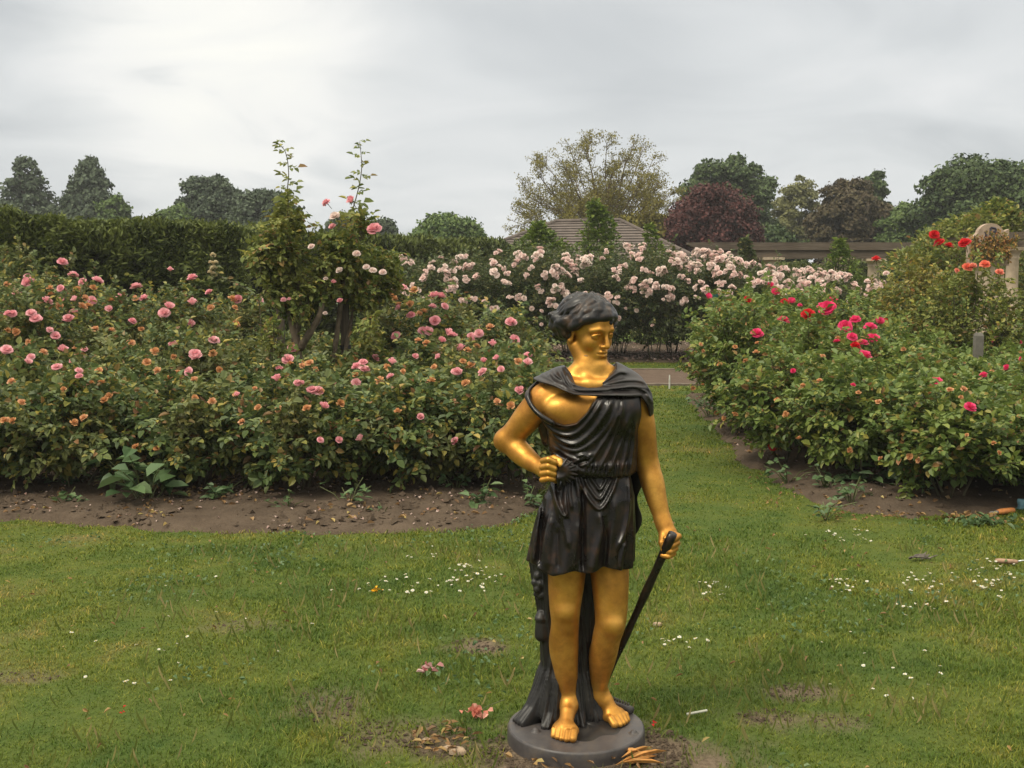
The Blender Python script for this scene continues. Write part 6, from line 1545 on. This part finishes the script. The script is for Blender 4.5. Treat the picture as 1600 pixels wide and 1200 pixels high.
# dark green plant label on a stake
b = np.array([at_y(1115, 430, 15.6)[0], 15.6, 0]); t = thing("plant_label", "small dark green plant label on a stake in front of the pale roses", "label", b); z_ = at_y(1115, 478, 15.6)[2]
m = MB(); box(m, (-.062, -.006, z_), (.062, .006, z_ + .17)); m.build("plate", plain("green_plate", (.012, .085, .075), .4, var=.1), t)
m = MB(); box(m, (-.045, -.009, z_ + .02), (.03, -.0075, z_ + .05)); m.build("printed_strip", plain("label_white", (.6, .62, .62), .6), t)
m = MB(); box(m, (-.012, .0075, -.1), (.012, .019, z_ + .1)); m.build("stake", M_POST, t)
# white peg at the path edge
b = at(1046, 608, 0); m = MB(); tube(m, [(0, 0, -.05), (0, 0, .13), (0, 0, .20)], [.012, .012, .008], 8); tag(m.build("peg", plain("white_peg", (.6, .6, .56), .6), loc=b), "thin white peg standing at the near edge of the path", "peg")

# arched stone panel with dark painted marks, tangled in dying creeper
Y = 17.0; b = np.array([at_y(1546, 430, Y)[0], Y, 0]); t = thing("arched_panel", "arched pale stone panel with dark painted marks among the red roses at right", "panel", b)
def L_(px, py): p = at_y(px, py, Y) - b; return p[0], p[2]
out = [L_(1512, 415), L_(1574, 415), L_(1574, 350 + 8), L_(1567, 362)] + [L_(1546 + 21*math.cos(q), 369 - 20*math.sin(q)) for q in np.linspace(.25, 2.9, 16)] + [L_(1522, 368), L_(1512, 371)]
n = len(out); V = [(x, -.06, z) for x, z in out] + [(x, .06, z) for x, z in out]
m = MB(); m.add(V, [np.arange(n)[None], np.arange(n, 2*n)[::-1][None], np.array([(i, n + i, n + (i+1) % n, (i+1) % n) for i in range(n)])]); m.build("slab", plain("panel_stone", (.36, .27, .20), .9, var=.22, scale=9, bump=.3), t)
m = MB(); zb_ = L_(1546, 415)[1]; box(m, (-.2, -.05, -.1), (.2, .05, zb_ - .003)); m.build("pier", M_STONE, t)
m = MB()
def stroke(pts, w=.016): tube(m, [(x, -.062, z) for x, z in (L_(*p) for p in spline(pts, 5))], w, 5)
stroke([(1538, 371), (1538, 361)]); stroke([(1536, 364), (1540, 361)])
stroke([(1545, 371), (1545, 356)]); stroke([(1545, 356), (1552, 357), (1553, 361), (1546, 363)]); stroke([(1546, 363), (1554, 365), (1554, 370), (1545, 371)])
rr = np.random.default_rng(8)
for i in range(11):
    x = 1517 + i*4.8 + rr.uniform(-.8, .8); y0 = rr.uniform(384, 389); stroke([(x, y0), (x + rr.uniform(-1, 1), y0 + 8), (x + rr.uniform(-1.5, 1.5), y0 + rr.uniform(14, 20))], rr.uniform(.010, .017))
m.build("lettering", plain("dark_paint", (.045, .040, .060), .7), t)
t = thing("dying_creeper", "orange-brown dying creeper hanging over the arched stone panel", "creeper", b + np.array([0, -.16, 0])); m = MB(); f = MB()
for i in range(20):
    x0, y0 = rr.uniform(1516, 1576), rr.uniform(362, 384); pts = [L_(x0, y0), L_(x0 + rr.uniform(-5, 5), y0 + 12), L_(x0 + rr.uniform(-7, 7), y0 + rr.uniform(20, 36))]; P_ = np.array([(x, rr.uniform(-.03, .03), z) for x, z in pts]); tube(m, P_, .005, 4, cap=False)
    q = spline(P_, 7); compound(f, q, rdir(len(q), rr)*np.array([1, .5, 1]) - np.array([0, 0, .5]), np.array([0, -1., .4]) + rr.normal(size=(len(q), 3))*.3, .05, rr, 3)
m.build("stems", M_CANE, t); f.build("leaves", leaf_mat("creeper_leaves", [(0, (.10, .12, .03)), (.4, (.26, .19, .05)), (.75, (.42, .22, .06)), (1, (.30, .11, .04))], trans=.25), t)

# ---- a little moist air between here and the far trees
k = bpy.data.materials.new("moist_air"); k.use_nodes = True; k.node_tree.nodes.clear()
vo = k.node_tree.nodes.new('ShaderNodeVolumePrincipled'); vo.inputs['Color'].default_value = (.93, .95, .97, 1); vo.inputs['Density'].default_value = .0010; vo.inputs['Anisotropy'].default_value = .2
oo = k.node_tree.nodes.new('ShaderNodeOutputMaterial'); k.node_tree.links.new(vo.outputs[0], oo.inputs['Volume'])
m = MB(); box(m, (-60, -25, -1.05), (60, 85, 11.5)); tag(m.build("haze", k), "thin moist air over the garden fading the far trees", "haze", kind='stuff')
